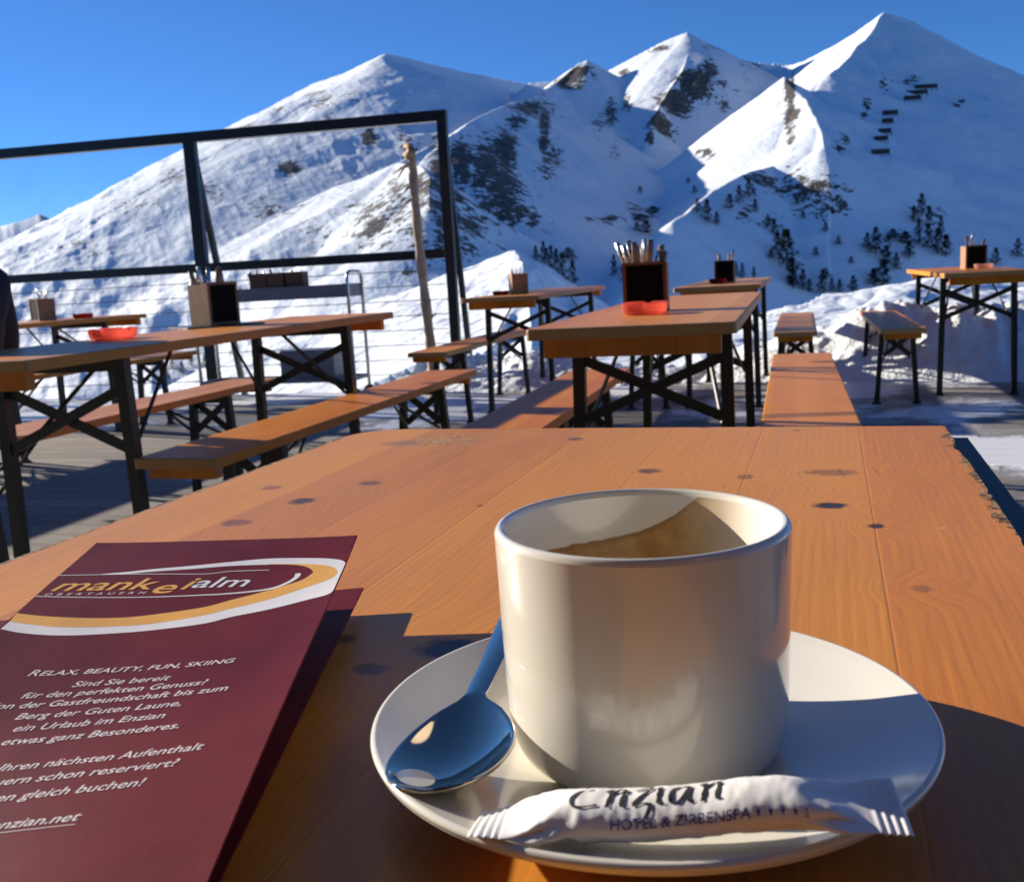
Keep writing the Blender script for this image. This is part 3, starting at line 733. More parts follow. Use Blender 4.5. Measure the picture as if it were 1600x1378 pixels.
# ------------------------------------------------------------------ cutlery boxes, ashtrays, folder
def make_box(front_board=True):
    root = empty('cutlery_box')
    w, d, h, t = .060, .050, .135, .006
    bm = bmesh.new()
    box_bm(bm, -w, w, d - t, d, .0045, h)
    box_bm(bm, -w, -w + t, -d + t, d - t, .0045, h); box_bm(bm, w - t, w, -d + t, d - t, .0045, h)
    box_bm(bm, -w, w, -d, -d + t, .0045, h); box_bm(bm, -w, w, -d, d, 0, .004)
    mesh_obj('box_body', bm, M['box_wood'], root)
    bm = bmesh.new()
    fw = .008
    box_bm(bm, -w - .002, w + .002, -d - .006, -d - .0005, h - fw + .004, h + .004); box_bm(bm, -w - .002, w + .002, -d - .006, -d - .0005, .001, fw)
    box_bm(bm, -w - .002, -w + fw, -d - .006, -d - .0005, fw, h - fw + .004); box_bm(bm, w - fw, w + .002, -d - .006, -d - .0005, fw, h - fw + .004)
    fr = mesh_obj('board_frame', bm, M['box_wood_dark'], root)
    bm = bmesh.new(); box_bm(bm, -w + fw, w - fw, -d - .0035, -d - .0008, fw, h - fw + .004)
    mesh_obj('chalkboard', bm, M['chalk'], root)
    return root
def fork_mesh(bm, L, w):
    pts = [(0, 0, 0), (0, 0, L * .55), (0, .001, L * .8), (0, 0, L)]
    rows = []
    for (x, y, z), ww, th in zip(pts, (w * .45, w * .5, w * .9, w * .8), (.002, .0025, .003, .002)):
        rows.append([bm.verts.new((x + a * ww, y + b * th, z)) for a, b in ((-1, -.5), (-.5, -1), (.5, -1), (1, -.5), (1, .5), (.5, 1), (-.5, 1), (-1, .5))])
    for A, B in zip(rows, rows[1:]):
        for q in range(8): bm.faces.new((A[q], A[(q + 1) % 8], B[(q + 1) % 8], B[q]))
    bm.faces.new(rows[0][::-1]); bm.faces.new(rows[-1])
bm = bmesh.new(); fork_mesh(bm, .19, .0095)
fork_metal = mesh_obj('cutlery_piece', bm, M['cutlery'], None, True)
bm = bmesh.new(); fork_mesh(bm, .185, .0105)
fork_wood = mesh_obj('cutlery_piece', bm, M['cutlery_handle'], None, True)
used = {fork_metal: False, fork_wood: False}
rng = random.Random(5)
TZ = .77
def fill_box(x, y, z, rz, n, where, s=1.0):
    for i in range(n):
        proto = fork_wood if (i % 5 in (0, 2, 3)) else fork_metal
        if not used[proto]: c = proto; used[proto] = True
        else: c = proto.copy(); C.objects.link(c)
        lx, ly = rng.uniform(-.040, .040) * s, rng.uniform(-.030, .030) * s
        v = Vector((lx, ly, 0)); v.rotate(Matrix.Rotation(rz, 3, 'Z'))
        c.location = (x + v.x * .5, y + v.y * .5, z + .006)
        ax, ay = lx / .19 * 1.1, -ly / .19
        c.rotation_euler = (ay * 1.1, ax * 1.2, rz + rng.uniform(-.6, .6))
        c.scale = (1, 1, rng.uniform(.88, 1.08) * s)
        kind = 'brown handled' if proto is fork_wood else 'shiny steel'
        prop(c, '%s cutlery piece standing in %s' % (kind, where), 'cutlery', '%s cutlery in %s' % (kind, where))
def box_at(root, x, y, rz, label, n, where, z=TZ, s=1.0):
    root.location = (x, y, z); root.rotation_euler = (0, 0, rz); root.scale = (s, s, s)
    prop(root, label, 'cutlery box', 'wooden cutlery boxes')
    fill_box(x, y, z, rz, n, where, s)
bx = make_box()
box_at(bx, .435, 3.10, -.24, 'large cutlery box with black chalkboard front on the middle table', 15, 'the box on the middle table', s=1.06)
bl = [(-1.10, 3.86, .95, 'cutlery box standing cornerwise on the left table', 7, 'the box on the left table', 1.12),
      (.095, 6.75, 1.75, 'plain cutlery box on the table right of the windbreak', 5, 'the box right of the windbreak', 1.0),
      (1.49, 6.85, -.30, 'small chalkboard cutlery box on the table behind the middle one', 5, 'the box behind the middle table', 1.05),
      (3.20, 6.94, -.12, 'cutlery box with sunlit wooden side on the right table', 5, 'the box on the right table', 1.12),
      (-2.98, 6.60, -.75, 'cutlery box on the far left table', 4, 'the box on the far left table', 1.05)]
for x, y, rz, lb, n, wh, s in bl:
    box_at(copy_tree(bx), x, y, rz, lb, n, wh, s=s)

def make_ashtray(mat):
    bm = bmesh.new()
    n = 32; prof = [(.046, 0), (.056, .006), (.060, .028), (.057, .031), (.050, .029), (.042, .010), (.0, .008)]
    rings = []
    for r, z in prof:
        ring = []
        for i in range(n):
            a = 2 * math.pi * i / n
            q = (abs(math.cos(a)) ** 4 + abs(math.sin(a)) ** 4) ** -.25
            dz = -.009 if (.02 < z and i % 8 in (0,)) else 0
            ring.append(bm.verts.new((r * q * math.cos(a), r * q * math.sin(a), z + dz)))
        rings.append(ring)
    for A, B in zip(rings[:-1], rings[1:]):
        for i in range(n): bm.faces.new((A[i], A[(i + 1) % n], B[(i + 1) % n], B[i]))
    bm.faces.new(rings[0][::-1])
    bmesh.ops.remove_doubles(bm, verts=rings[-1], dist=1e-5)
    return mesh_obj('ashtray', bm, mat, None, False)
for x, y, mat, lb, s in ((.40, 2.90, 'red', 'bright red plastic ashtray before the chalkboard box on the middle table', 1.12),
                         (-1.235, 3.2, 'red', 'red plastic ashtray on the left table', 1.12),
                         (-.02, 6.72, 'dark_red', 'dark red ashtray beside the plain cutlery box right of the windbreak', .9),
                         (1.40, 6.66, 'dark_red', 'dark red ashtray on the table behind the middle one', 1.0),
                         (3.16, 6.71, 'pale_red', 'pale pinkish ashtray before the cutlery box on the right table', 1.0),
                         (-2.78, 6.72, 'dark_red', 'dark ashtray on the far left table', 1.0)):
    a = make_ashtray(M[mat]); a.location = (x, y, TZ + .0005); a.scale = (s * .94, s * .94, s); a.rotation_euler = (0, 0, -.3)
    prop(a, lb, 'ashtray', 'plastic ashtrays on the tables')
bm = slab(round_rect(.20, .30, .004, 2), 0, .006, .001)
fo = mesh_obj('menu_folder', bm, M['dark_flat']); fo.location = (-1.09, 3.84, TZ + .0003 - .0065); fo.rotation_euler = (0, 0, -.9)
fo.location.z = TZ - .0001 + .0004
prop(fo, 'flat dark menu folder lying beside the box on the left table', 'menu')
for o_ in [ob for ob in S.objects if ob.get('label') == 'cutlery box standing cornerwise on the left table']: o_.location.z = TZ + .007

# ------------------------------------------------------------------ unseen hut behind the viewer, added to block sky light
k = N('added_hut_boards')
P = k.coord(); x, y, z = k.sep(P)
bf = k.math('FRACT', k.math('DIVIDE', x, .16)); br = k.white(k.math('FLOOR', k.math('DIVIDE', x, .16)))
g = k.noise(k.comb(x, y, k.math('MULTIPLY', z, .08)), 40, 4, .6)
c = k.ramp(k.math('ADD', k.math('MULTIPLY', g, .6), k.math('MULTIPLY', br, .4)), [(.25, (.012, .007, .005)), (.75, (.034, .019, .011))])
c = k.mix(k.smooth(bf, .06, .02), c, (.008, .006, .005))
k.set(c, .8)
hut = empty('added_hut', dU * -1.75, -DECK)  # added out of view to darken the shaded side of the cup
prop(hut, 'unseen dark timber hut added behind the near table to block sky light, its eave reaching over the terrace', 'hut')
bm = bmesh.new(); box_bm(bm, -9, 9, -.16, 0, -.1, 4.4); mesh_obj('wall', bm, k.m, hut)
bm = bmesh.new(); obox(bm, (0, -4.0, 6.05), (0, 1.15, 4.25), 19.0, .14, Vector((0, 0, 1))); mesh_obj('roof', bm, k.m, hut)
for x_ in (-5, -2.2, 2.2, 5):
    bm = bmesh.new()
    for a0, a1, b0, b1 in ((-.6, .6, 1.0, 1.08), (-.6, .6, 2.02, 2.1), (-.6, -.52, 1.08, 2.02), (.52, .6, 1.08, 2.02), (-.03, .03, 1.08, 2.02)): box_bm(bm, x_ + a0, x_ + a1, .003, .06, b0, b1)
    wf = mesh_obj('window_frame', bm, M['box_wood_dark'], hut)
    bm = bmesh.new(); box_bm(bm, x_ - .52, x_ + .52, .004, .02, 1.08, 2.02); mesh_obj('pane', bm, M['dark_flat'], wf)

# ------------------------------------------------------------------ glass windbreak
def ground_pt(u, v, z=0.0):
    p = dU * u + dV * v
    return Vector((p.x, p.y, z))
wb = empty('glass_windbreak', (-.42, 8.42, 0))
wdir = (Vector((-5.02, 9.36, 0)) - Vector((-.42, 8.42, 0))).normalized()
wb.rotation_euler = (0, 0, math.atan2(wdir.y, wdir.x))        # local x runs left along the screen, local y towards the viewer
prop(wb, 'black framed glass windbreak with wire railing along the deck edge', 'windbreak')
posts = [0.0, 2.21, 4.78, 7.4]
TOP, MID = 2.185, 1.10
for i, x in enumerate(posts):
    bm = bmesh.new()
    w = .038 if i == 0 else .05
    box_bm(bm, x - w, x + w, -.035, .035, -.15, TOP - .042)
    mesh_obj('post', bm, M['frame_black'], wb)
    bm = bmesh.new()
    obox(bm, (x, -.040, TOP - .10), (x + .02, -.62, -.15), .045, .05)
    mesh_obj('brace', bm, M['frame_black'], wb)
    bm = bmesh.new(); box_bm(bm, x - .09, x + .09, -.09, .09, 0.0, .014)
    mesh_obj('base_plate', bm, M['frame_black'], wb)
for z, h, nm in ((TOP, .084, 'top_rail'), (MID, .075, 'mid_rail')):
    if nm == 'top_rail':
        bm = bmesh.new(); box_bm(bm, -.04, 7.45, -.037, .037, z - h / 2, z + h / 2); mesh_obj(nm, bm, M['frame_black'], wb)
    else:
        for a, b in zip(posts[:-1], posts[1:]):
            bm = bmesh.new(); box_bm(bm, a + .05, b - .05, -.03, .03, z - h / 2, z + h / 2); mesh_obj(nm, bm, M['frame_black'], wb)
for a, b in zip(posts[:-1], posts[1:]):
    bm = bmesh.new(); box_bm(bm, a + .051, b - .051, -.004, .004, MID + .038, TOP - .043); mesh_obj('glass_pane', bm, M['glass'], wb)
for i in range(8):
    bm = bmesh.new(); z = .12 + i * .122
    for a, b in zip(posts[:-1], posts[1:]): tube(bm, [(a + .052, 0, z), (b - .052, 0, z)], .0042, 6)
    mesh_obj('wire', bm, M['grey_sheet'], wb)

# ------------------------------------------------------------------ peeled wooden pole
pl = empty('wooden_pole', (-.585, 7.85, 0))
prop(pl, 'tall peeled wooden pole with branch stubs standing before the glass windbreak', 'pole')
bm = bmesh.new()
def pole_pt(t):
    z = 1.83 * t
    return (-.055 * t + .005 * math.sin(z * 4), .005 * math.sin(z * 3.1), z)
ts = [i / 40 for i in range(41)]
tube(bm, [pole_pt(t) for t in ts], [.041 - .008 * t + .004 * math.sin(t * 37) for t in ts], 12)
mesh_obj('trunk', bm, M['pole'], pl, True)
rng = random.Random(4)
for i in range(9):
    t = rng.choice([.3, .52, .62, .72, .8]) if i < 4 else rng.uniform(.80, .985)
    p = Vector(pole_pt(t)); a = rng.uniform(0, 6.28) if i < 5 else rng.uniform(2.2, 4.4)
    L = rng.uniform(.06, .10) if i < 4 else rng.uniform(.08, .17)
    e = p + Vector((math.cos(a) * L, math.sin(a) * L * .5, (rng.uniform(-.02, .10) if i < 5 else -rng.uniform(.02, .14))))
    bm = bmesh.new(); tube(bm, [p, (p + e) / 2 + Vector((0, 0, .02)), e], [.013, .010, .005], 7)
    mesh_obj('branch_stub', bm, M['pole'], pl, True)
bm = bmesh.new(); p = pole_pt(1)
tube(bm, [(p[0] - .005, 0, 1.80), (p[0] - .02, 0, 1.845), (p[0] - .02, 0, 1.885), (p[0] - .01, 0, 1.91)], [.038, .052, .046, .025], 10)
mesh_obj('carved_cap', bm, M['pole'], pl, True)

# ------------------------------------------------------------------ serving cart with boxes
ct = empty('serving_cart', (-1.80, 8.12, 0), -DECK + .05)
prop(ct, 'stainless serving cart with tube handles parked by the windbreak', 'cart')
for x in (-.66, .66):
    bm = bmesh.new()
    pts = [(x, -.15, .07), (x, -.15, .93)] + [(x, -.15 + .06 * (1 - math.cos(rad(a))), .93 + .06 * math.sin(rad(a))) for a in (30, 60, 90)] + \
          [(x, .15 - .06 * (1 - math.cos(rad(a))), .93 + .06 * math.sin(rad(a))) for a in (90, 60, 30)] + [(x, .15, .93), (x, .15, .07)]
    tube(bm, pts, .0145, 10)
    mesh_obj('end_frame', bm, M['stainless'], ct, True)
for nm, z, hh in (('top_tray', .80, .10), ('bottom_shelf', .15, .03)):
    bm = bmesh.new()
    box_bm(bm, -.64, .64, -.165, .165, z, z + .012); box_bm(bm, -.64, .64, -.178, -.166, z, z + hh); box_bm(bm, -.64, .64, .166, .178, z, z + hh)
    box_bm(bm, -.655, -.641, -.178, .178, z, z + hh); box_bm(bm, .641, .655, -.178, .178, z, z + hh)
    mesh_obj(nm, bm, M['grey_sheet'], ct)
for x in (-.66, .66):
    for y in (-.15, .15):
        bm = bmesh.new(); tube(bm, [(x, y - .014, .045), (x, y + .014, .045)], .045, 16)
        mesh_obj('wheel', bm, M['rubber'], ct)
ctm = Matrix.Translation(ct.location) @ Matrix.Rotation(ct.rotation_euler.z, 4, 'Z')
bm = slab(round_rect(.46, .26, .01, 2), 0, .24, .006)
gb = mesh_obj('storage_box', bm, M['grey_sheet']); gb.location = ctm @ Vector((.26, 0, .163)); gb.rotation_euler = ct.rotation_euler
prop(gb, 'plain grey storage box on the bottom shelf of the serving cart', 'box')
bm = bmesh.new()
for x0, x1, y0, y1 in ((-.07, .07, -.06, -.052), (-.07, .07, .052, .06), (-.07, -.062, -.052, .052), (.062, .07, -.052, .052)): box_bm(bm, x0, x1, y0, y1, .006, .20)
box_bm(bm, -.07, .07, -.06, .06, 0, .006)
wbx = mesh_obj('wooden_box', bm, M['box_wood_dark'])
for i, (x, wh) in enumerate(((-.10, 'left'), (.055, 'middle'), (.21, 'right'))):
    b = wbx if i == 0 else wbx.copy()
    if i: C.objects.link(b)
    b.location = ctm @ Vector((x, -.06, .8125)); b.rotation_euler = (0, 0, ct.rotation_euler.z + (.06, -.04, .05)[i])
    prop(b, 'brown wooden box on the serving cart, %s one of three' % wh, 'box', 'wooden boxes on the serving cart')
    fill_box(b.location.x, b.location.y, .815, b.rotation_euler.z, 4, 'the %s box on the cart' % wh, 1.2)

# ------------------------------------------------------------------ avalanche barriers and trees on the mountain
def ground_z(x, y):
    return float(terrain(np.array([x]), np.array([y]))[0])
bm = bmesh.new()
for i in range(5):
    obox(bm, (-.5, .02 * i, .25 + .16 * i), (.5, .02 * i, .25 + .16 * i), .02, .15)
for i in range(5):
    x = -.46 + .23 * i
    obox(bm, (x, .03, -.35), (x, .10, 1.0), .02, .03); obox(bm, (x, .03, .75), (x, -.45, -.5), .02, .02)
bar = mesh_obj('avalanche_barrier', bm, M['barrier'])
order = ['topmost of the slanting row of three', 'middle of the slanting row of three', 'lowest of the slanting row of three', 'topmost of the steep row of five',
         'second from the top in the steep row of five', 'middle one of the steep row of five', 'second from the bottom in the steep row of five', 'lowest and nearest of the steep row of five']
for i, (x, y, w) in enumerate(BARRIERS):
    b = bar if i == 0 else bar.copy()
    if i: C.objects.link(b)
    b.location = (x, y, ground_z(x, y)); b.scale = (w, 9, 6.5)
    prop(b, 'avalanche barrier, ' + order[i], 'avalanche barrier', 'avalanche barriers on the right peak')

k = N('conifer_needles')
P = k.coord()
n = k.noise(P, 9, 3)
k.set(k.ramp(n, [(.3, (.006, .010, .008)), (.7, (.022, .029, .02))]), .85, spec=.15)
M['needle'] = k.m
M['bark'] = plain('conifer_bark', (.05, .035, .025), .9)
def conifer(seed, lop):
    r = random.Random(seed)
    bm = bmesh.new()
    for i in range(520):
        t = r.random() ** .8
        z = .06 + .94 * t
        rr = (1 - t) ** .75 * .5 * (.75 + .35 * math.sin(t * 19 + seed)) + .02
        a = r.uniform(0, 6.283)
        rad_ = rr * math.sqrt(r.uniform(.15, 1)) * (1 + lop * math.cos(a + t * 3 + seed))
        p = Vector((math.cos(a) * rad_, math.sin(a) * rad_, z - .10 * rad_))
        d = Vector((math.cos(a), math.sin(a), r.uniform(-.5, .25))).normalized()
        s = d.cross(Vector((0, 0, 1))).normalized()
        s = (s + Vector((0, 0, r.uniform(-.5, .5)))).normalized()
        L, w = r.uniform(.06, .13), r.uniform(.025, .055)
        vs = [bm.verts.new(q) for q in (p - d * L * .4 - s * w * .5, p + s * -w, p + d * L, p + s * w)]
        bm.faces.new(vs)
    root = empty('conifer')
    mesh_obj('crown', bm, M['needle'], root)
    bm = bmesh.new(); tube(bm, [(0, 0, -.12), (.01, 0, .3), (0, 0, .9)], [.045, .03, .006], 7)
    mesh_obj('trunk', bm, M['bark'], root)
    return root
protos = [conifer(1, .15), conifer(2, .3), conifer(3, .25)]
usedp = set()
def tree_zone(px):
    for lim, nm in ((400, 'low on the sunlit slope left of the windbreak brace'), (905, 'in the clump behind the box right of the windbreak'), (1030, 'on the shaded slope just left of the large chalkboard box'),
                    (1212, 'on the shaded rocky knoll above the far chalkboard box'), (1345, 'on the shaded slope above the two short benches'), (1500, 'on the shaded slope left of the right table box'), (9999, 'on the shaded slope at the right edge')):
        if px < lim: return nm
for i, (x, y, hh, ww) in enumerate(TREES):
    j = i % 3
    o = protos[j] if j not in usedp else copy_tree(protos[j])
    usedp.add(j)
    o.location = (x, y, ground_z(x, y) - .3); o.scale = (ww * 1.5, ww * 1.5, hh * .92); o.rotation_euler = (0, 0, i * 1.7)
    zn = tree_zone(800 + 1576 * x / y)
    big = 'tall' if hh > 19 else ('small' if hh < 11 else 'mid sized')
    prop(o, '%s dark conifer %s' % (big, zn), 'tree', '%s conifers %s' % (big, zn))

# ------------------------------------------------------------------ cup and saucer
CUP = Vector((.0325, .2579, .77))
def lathe(prof, n=128, closed=False):
    bm = bmesh.new()
    rings = []
    for r, z in prof:
        if r < 1e-6: rings.append([bm.verts.new((0, 0, z))])
        else: rings.append([bm.verts.new((r * math.cos(2 * math.pi * i / n), r * math.sin(2 * math.pi * i / n), z)) for i in range(n)])
    pairs = list(zip(rings, rings[1:])) + ([(rings[-1], rings[0])] if closed else [])
    for A, B in pairs:
        for i in range(n):
            a, b = A[i % len(A)], A[(i + 1) % len(A)]; c, d = B[(i + 1) % len(B)], B[i % len(B)]
            vs = []
            for v in (a, b, c, d):
                if v not in vs: vs.append(v)
            if len(vs) > 2: bm.faces.new(vs)
    bmesh.ops.recalc_face_normals(bm, faces=bm.faces)
    return bm
def smooth_prof(pts, n=6):
    out = []
    for i in range(len(pts) - 1):
        p0 = pts[max(i - 1, 0)]; p1 = pts[i]; p2 = pts[i + 1]; p3 = pts[min(i + 2, len(pts) - 1)]
        for k_ in range(n):
            t = k_ / n
            out.append(tuple(.5 * (2 * b + (c - a) * t + (2 * a - 5 * b + 4 * c - d) * t * t + (3 * b - a - 3 * c + d) * t ** 3) for a, b, c, d in zip(p0, p1, p2, p3)))
    out.append(pts[-1])
    return out
sp = [(0, .0022), (.020, .0022), (.0235, .0004), (.0270, .0004), (.0300, .0026), (.045, .0044), (.060, .0082), (.0725, .0138), (.0742, .0152), (.0745, .0164), (.0735, .0172), (.0715, .0166),
      (.062, .0132), (.050, .0098), (.040, .0078), (.0320, .0070), (.0305, .0066), (.0295, .0054), (.0275, .0050), (.012, .0050), (0, .0050)]
sau = mesh_obj('saucer', lathe(smooth_prof(sp)), M['porcelain'], None, True)
sau.location = CUP
prop(sau, 'white porcelain saucer under the coffee cup', 'saucer')

cup = empty('coffee_cup', CUP)
prop(cup, 'white porcelain cup nearly emptied of milky coffee on its saucer', 'cup')
Zt = .0693
op = [(0, .0072), (.0225, .0072), (.0240, .0056), (.0275, .0056), (.0322, .0070), (.0355, .0106), (.0370, .0172), (.0375, .028), (.0379, .042), (.0382, .056), (.0385, .0665), (.03845, .0681), (.0378, .0692), (.0369, .0695), (.0360, .0690), (.0355, .0678)]
ip = [(.0355, .0678), (.0351, .060), (.0342, .042), (.0334, .028), (.0318, .019), (.028, .0135), (.020, .011), (0, .0105)]
a = mesh_obj('cup_body', lathe(smooth_prof(op), 160), M['porcelain'], cup, True)
b = mesh_obj('cup_inside', lathe(smooth_prof(ip), 160), M['cup_inside'], cup, True)
b.data.flip_normals()
bm = lathe([(0, .0300), (.030, .0300), (.0328, .0302), (.0337, .0308), (.0336, .0300), (.0, .0290)], 96)
mesh_obj('coffee', bm, M['coffee'], cup, True)

# ------------------------------------------------------------------ teaspoon
def spoon_pt(s, c):
    """s along 0..1 from the bowl's tip, c across -1..1"""
    L = .128; y = s * L; bl = .047
    if y < bl:
        q = (y - bl * .47) / (bl * (.47 if y < bl * .47 else .53))
        w = .0162 * math.sqrt(max(0, 1 - abs(q) ** 2.2)) if q < 0 else .0162 * max(0., 1 - abs(q) ** 2.0) ** .62
        dip = -.0068 * (1 - abs(q) ** 2.2) * (1 - c * c * .98)
        t = max(0., (y - bl * .80) / (bl * .20)); w = w * (1 - t) + max(w, .0030) * t
        z = dip + .0035 * max(0., q) ** 2
    else:
        t = (y - bl) / (L - bl)
        w = .0030 + .0030 * sstep(np.array(t), .15, .9) ; w = float(w)
        if t > .93: w *= math.sqrt(max(0.02, 1 - ((t - .93) / .075) ** 2))
        z = .0035 + .0045 * math.sin(min(1, t * 1.3) * math.pi * .5) - .0006 * c * c
    return Vector((c * w, y, z))
spn = grid_mesh('teaspoon', lambda i, j: spoon_pt(max(i, .0005), 2 * j - 1), 90, 20, M['spoon'])
md = spn.modifiers.new('thick', 'SOLIDIFY'); md.thickness = .0011; md.offset = -1
md = spn.modifiers.new('sub', 'SUBSURF'); md.levels = 1; md.render_levels = 1
spn.location = (-.0242, .2147, .7888)
spn.rotation_euler = (rad(-1.0), rad(-6), rad(-13))
prop(spn, 'polished steel teaspoon lying on the saucer left of the cup', 'spoon')

# ------------------------------------------------------------------ text helper
def text_mesh(body, size, shear=0.0, bold=0.0, space=1.0, align='LEFT', res=4):
    cu = bpy.data.curves.new('txt', 'FONT')
    cu.body = body; cu.size = size; cu.shear = shear; cu.offset = bold; cu.space_character = space; cu.align_x = align; cu.resolution_u = res
    ob = bpy.data.objects.new('txt', cu)
    C.objects.link(ob)
    dg = bpy.context.evaluated_depsgraph_get()
    me = bpy.data.meshes.new_from_object(ob.evaluated_get(dg))
    bpy.data.objects.remove(ob)
    v = [tuple(q.co) for q in me.vertices]; f = [tuple(p.vertices) for p in me.polygons]
    bpy.data.meshes.remove(me)
    return v, f
def subdivide_long(bm, mx):
    for _ in range(4):
        ed = [e for e in bm.edges if e.calc_length() > mx]
        if not ed: break
        bmesh.ops.subdivide_edges(bm, edges=ed, cuts=1)
        bmesh.ops.triangulate(bm, faces=bm.faces)

# ------------------------------------------------------------------ menu card
CW, CL = .1135, .2285
cTL, cTR, cNR, cNL = Vector((-.181, .423, .80)), Vector((-.0675, .415, .799)), Vector((-.0656, .187, .787)), Vector((-.178, .19, .780))
def cover(x, y, h=0.0):
    """point of the cover x metres from its left edge and y from its far edge"""
    s, t = x / CW, y / CL
    p = (1 - t) * ((1 - s) * cTL + s * cTR) + t * ((1 - s) * cNL + s * cNR)
    p.z += .0007 * math.sin(x * 38 + y * 21) * min(1, y / .04) + .0016 * (2 * s - 1) ** 4 * min(1, .3 + t)
    p.z = max(p.z, .7762)
    return p + Vector((0.05, -.05, 1)).normalized() * h
menu = empty('menu_card', (-.12, .28, .77))
prop(menu, 'maroon folded menu card with yellow and white logo lying left of the cup', 'menu')
Moff = menu.location.copy()
def cov(x, y, h=0.0): return cover(x, y, h) - Moff
o = grid_mesh('cover', lambda i, j: cov(CW * i, .335 * j, 0), 32, 96, M['card'], menu, False)
md = o.modifiers.new('thick', 'SOLIDIFY'); md.thickness = .0007; md.offset = 1 if True else -1
def solid_fix(o):
    # keep the visible side at the computed height: thickness goes downwards
    n = o.data.polygons[0].normal
    if n.z < 0: o.data.flip_normals()
solid_fix(o); md.offset = -1
bTR, bTL, bNR, bNL = Vector((-.0659, .410, .778)), Vector((-.262, .401, .7735)), Vector((-.0725, .100, .7745)), Vector((-.262, .10, .7715))
def back(i, j): return (1 - j) * ((1 - i) * bTL + i * bTR) + j * ((1 - i) * bNL + i * bNR) - Moff
o = grid_mesh('back_panel', back, 10, 14, M['card'], menu, False)
solid_fix(o)
md = o.modifiers.new('thick', 'SOLIDIFY'); md.thickness = .0007; md.offset = -1

def lerp_curve(pts, n):
    pts = smooth_prof(pts, 5)
    d = [0]
    for a, b in zip(pts, pts[1:]): d.append(d[-1] + math.hypot(b[0] - a[0], b[1] - a[1]))
    out = []
    for i in range(n + 1):
        q = d[-1] * i / n
        k_ = max(0, min(len(pts) - 2, next((j for j in range(len(d) - 1) if d[j + 1] >= q), len(d) - 2)))
        t = (q - d[k_]) / max(1e-9, d[k_ + 1] - d[k_])
        out.append((pts[k_][0] + (pts[k_ + 1][0] - pts[k_][0]) * t, pts[k_][1] + (pts[k_ + 1][1] - pts[k_][1]) * t))
    return out
def strip(name, A, B, mat, h, n=90, m=3):
    A, B = lerp_curve(A, n), lerp_curve(B, n)
    def f(i, j):
        a, b = A[min(n, int(round(i * n)))], B[min(n, int(round(i * n)))]
        x, y = a[0] + (b[0] - a[0]) * j, a[1] + (b[1] - a[1]) * j
        return cov(min(max(x / 1000, .0002), CW - .0002), y / 1000, h)
    o = grid_mesh(name, f, n, m, mat, menu, False)
    solid_fix(o)
    return o
WHITE_OUT = [(0.7,87.9),(10.9,91.1),(25.1,92.9),(42.6,92.2),(55.4,90.7),(72.1,87.1),(79.9,82.7),(92.4,78.0),(104.9,72.0),(113.0,67.4),(114.0,52.4),(113.3,34.4),(107.4,28.4),(96.6,25.7),(80.8,24.8),(65.8,27.7),(51.2,31.2),(36.4,33.9),(26.9,36.3),(17.2,38.0)]
WHITE_IN = [(1.0,81.8),(7.4,83.6),(22.4,86.5),(40.6,86.7),(53.6,85.2),(70.0,79.7),(77.9,75.0),(90.3,68.2),(102.5,58.3),(109.2,52.5),(111.4,47.9),(111.4,43.0),(107.6,36.7),(98.3,32.7),(82.3,31.6),(67.0,32.2),(52.2,34.8),(37.4,36.7),(27.7,38.4),(17.5,38.7)]
YEL_IN = [(0.2,74.9),(11.4,77.3),(28.6,79.4),(42.5,79.5),(55.4,76.6),(68.0,72.5),(75.9,67.0),(84.1,61.8),(92.4,55.8),(98.6,50.5),(101.1,45.3),(101.6,41.1),(97.9,35.6),(91.7,32.7),(82.3,31.6)]
YEL_OUT = [(1.0,81.8),(7.4,83.6),(22.4,86.5),(40.6,86.7),(53.6,85.2),(70.0,79.7),(77.9,75.0),(90.3,68.2),(102.5,58.3),(109.2,52.5),(111.4,47.9),(111.4,43.0),(107.6,36.7),(98.3,32.7),(82.1,30.9)]
RING_UP = [(-0.9,38.7),(17.5,38.7),(38.3,39.5),(59.0,40.4),(68.5,38.0),(83.6,37.6)]
RING_LO = [(-0.9,59.6),(26.3,61.6),(45.8,62.1),(64.8,61.3),(74.2,60.6),(88.0,57.8),(94.0,52.0),(96.3,46.1),(95.9,42.6)]
strip('white_swoosh', WHITE_OUT, WHITE_IN, M['print_white'], .00005)
strip('yellow_swoosh', YEL_OUT, YEL_IN, M['print_yellow'], .00008)
def line(name, pts, w0, w1, mat, h):
    P_ = lerp_curve(pts, 60); A, B = [], []
    for i, p in enumerate(P_):
        q = P_[min(i + 1, 60)]; r = P_[max(i - 1, 0)]
        dx, dy = q[0] - r[0], q[1] - r[1]; L = math.hypot(dx, dy); w = w0 + (w1 - w0) * (i / 60) ** 3
        A.append((p[0] - dy / L * w, p[1] + dx / L * w)); B.append((p[0] + dy / L * w, p[1] - dx / L * w))
    return strip(name, A, B, mat, h, 60, 1)
line('white_line', RING_UP, .28, .28, M['print_white'], .00010)
line('white_line', RING_LO, .28, 1.1, M['print_white'], .00010)
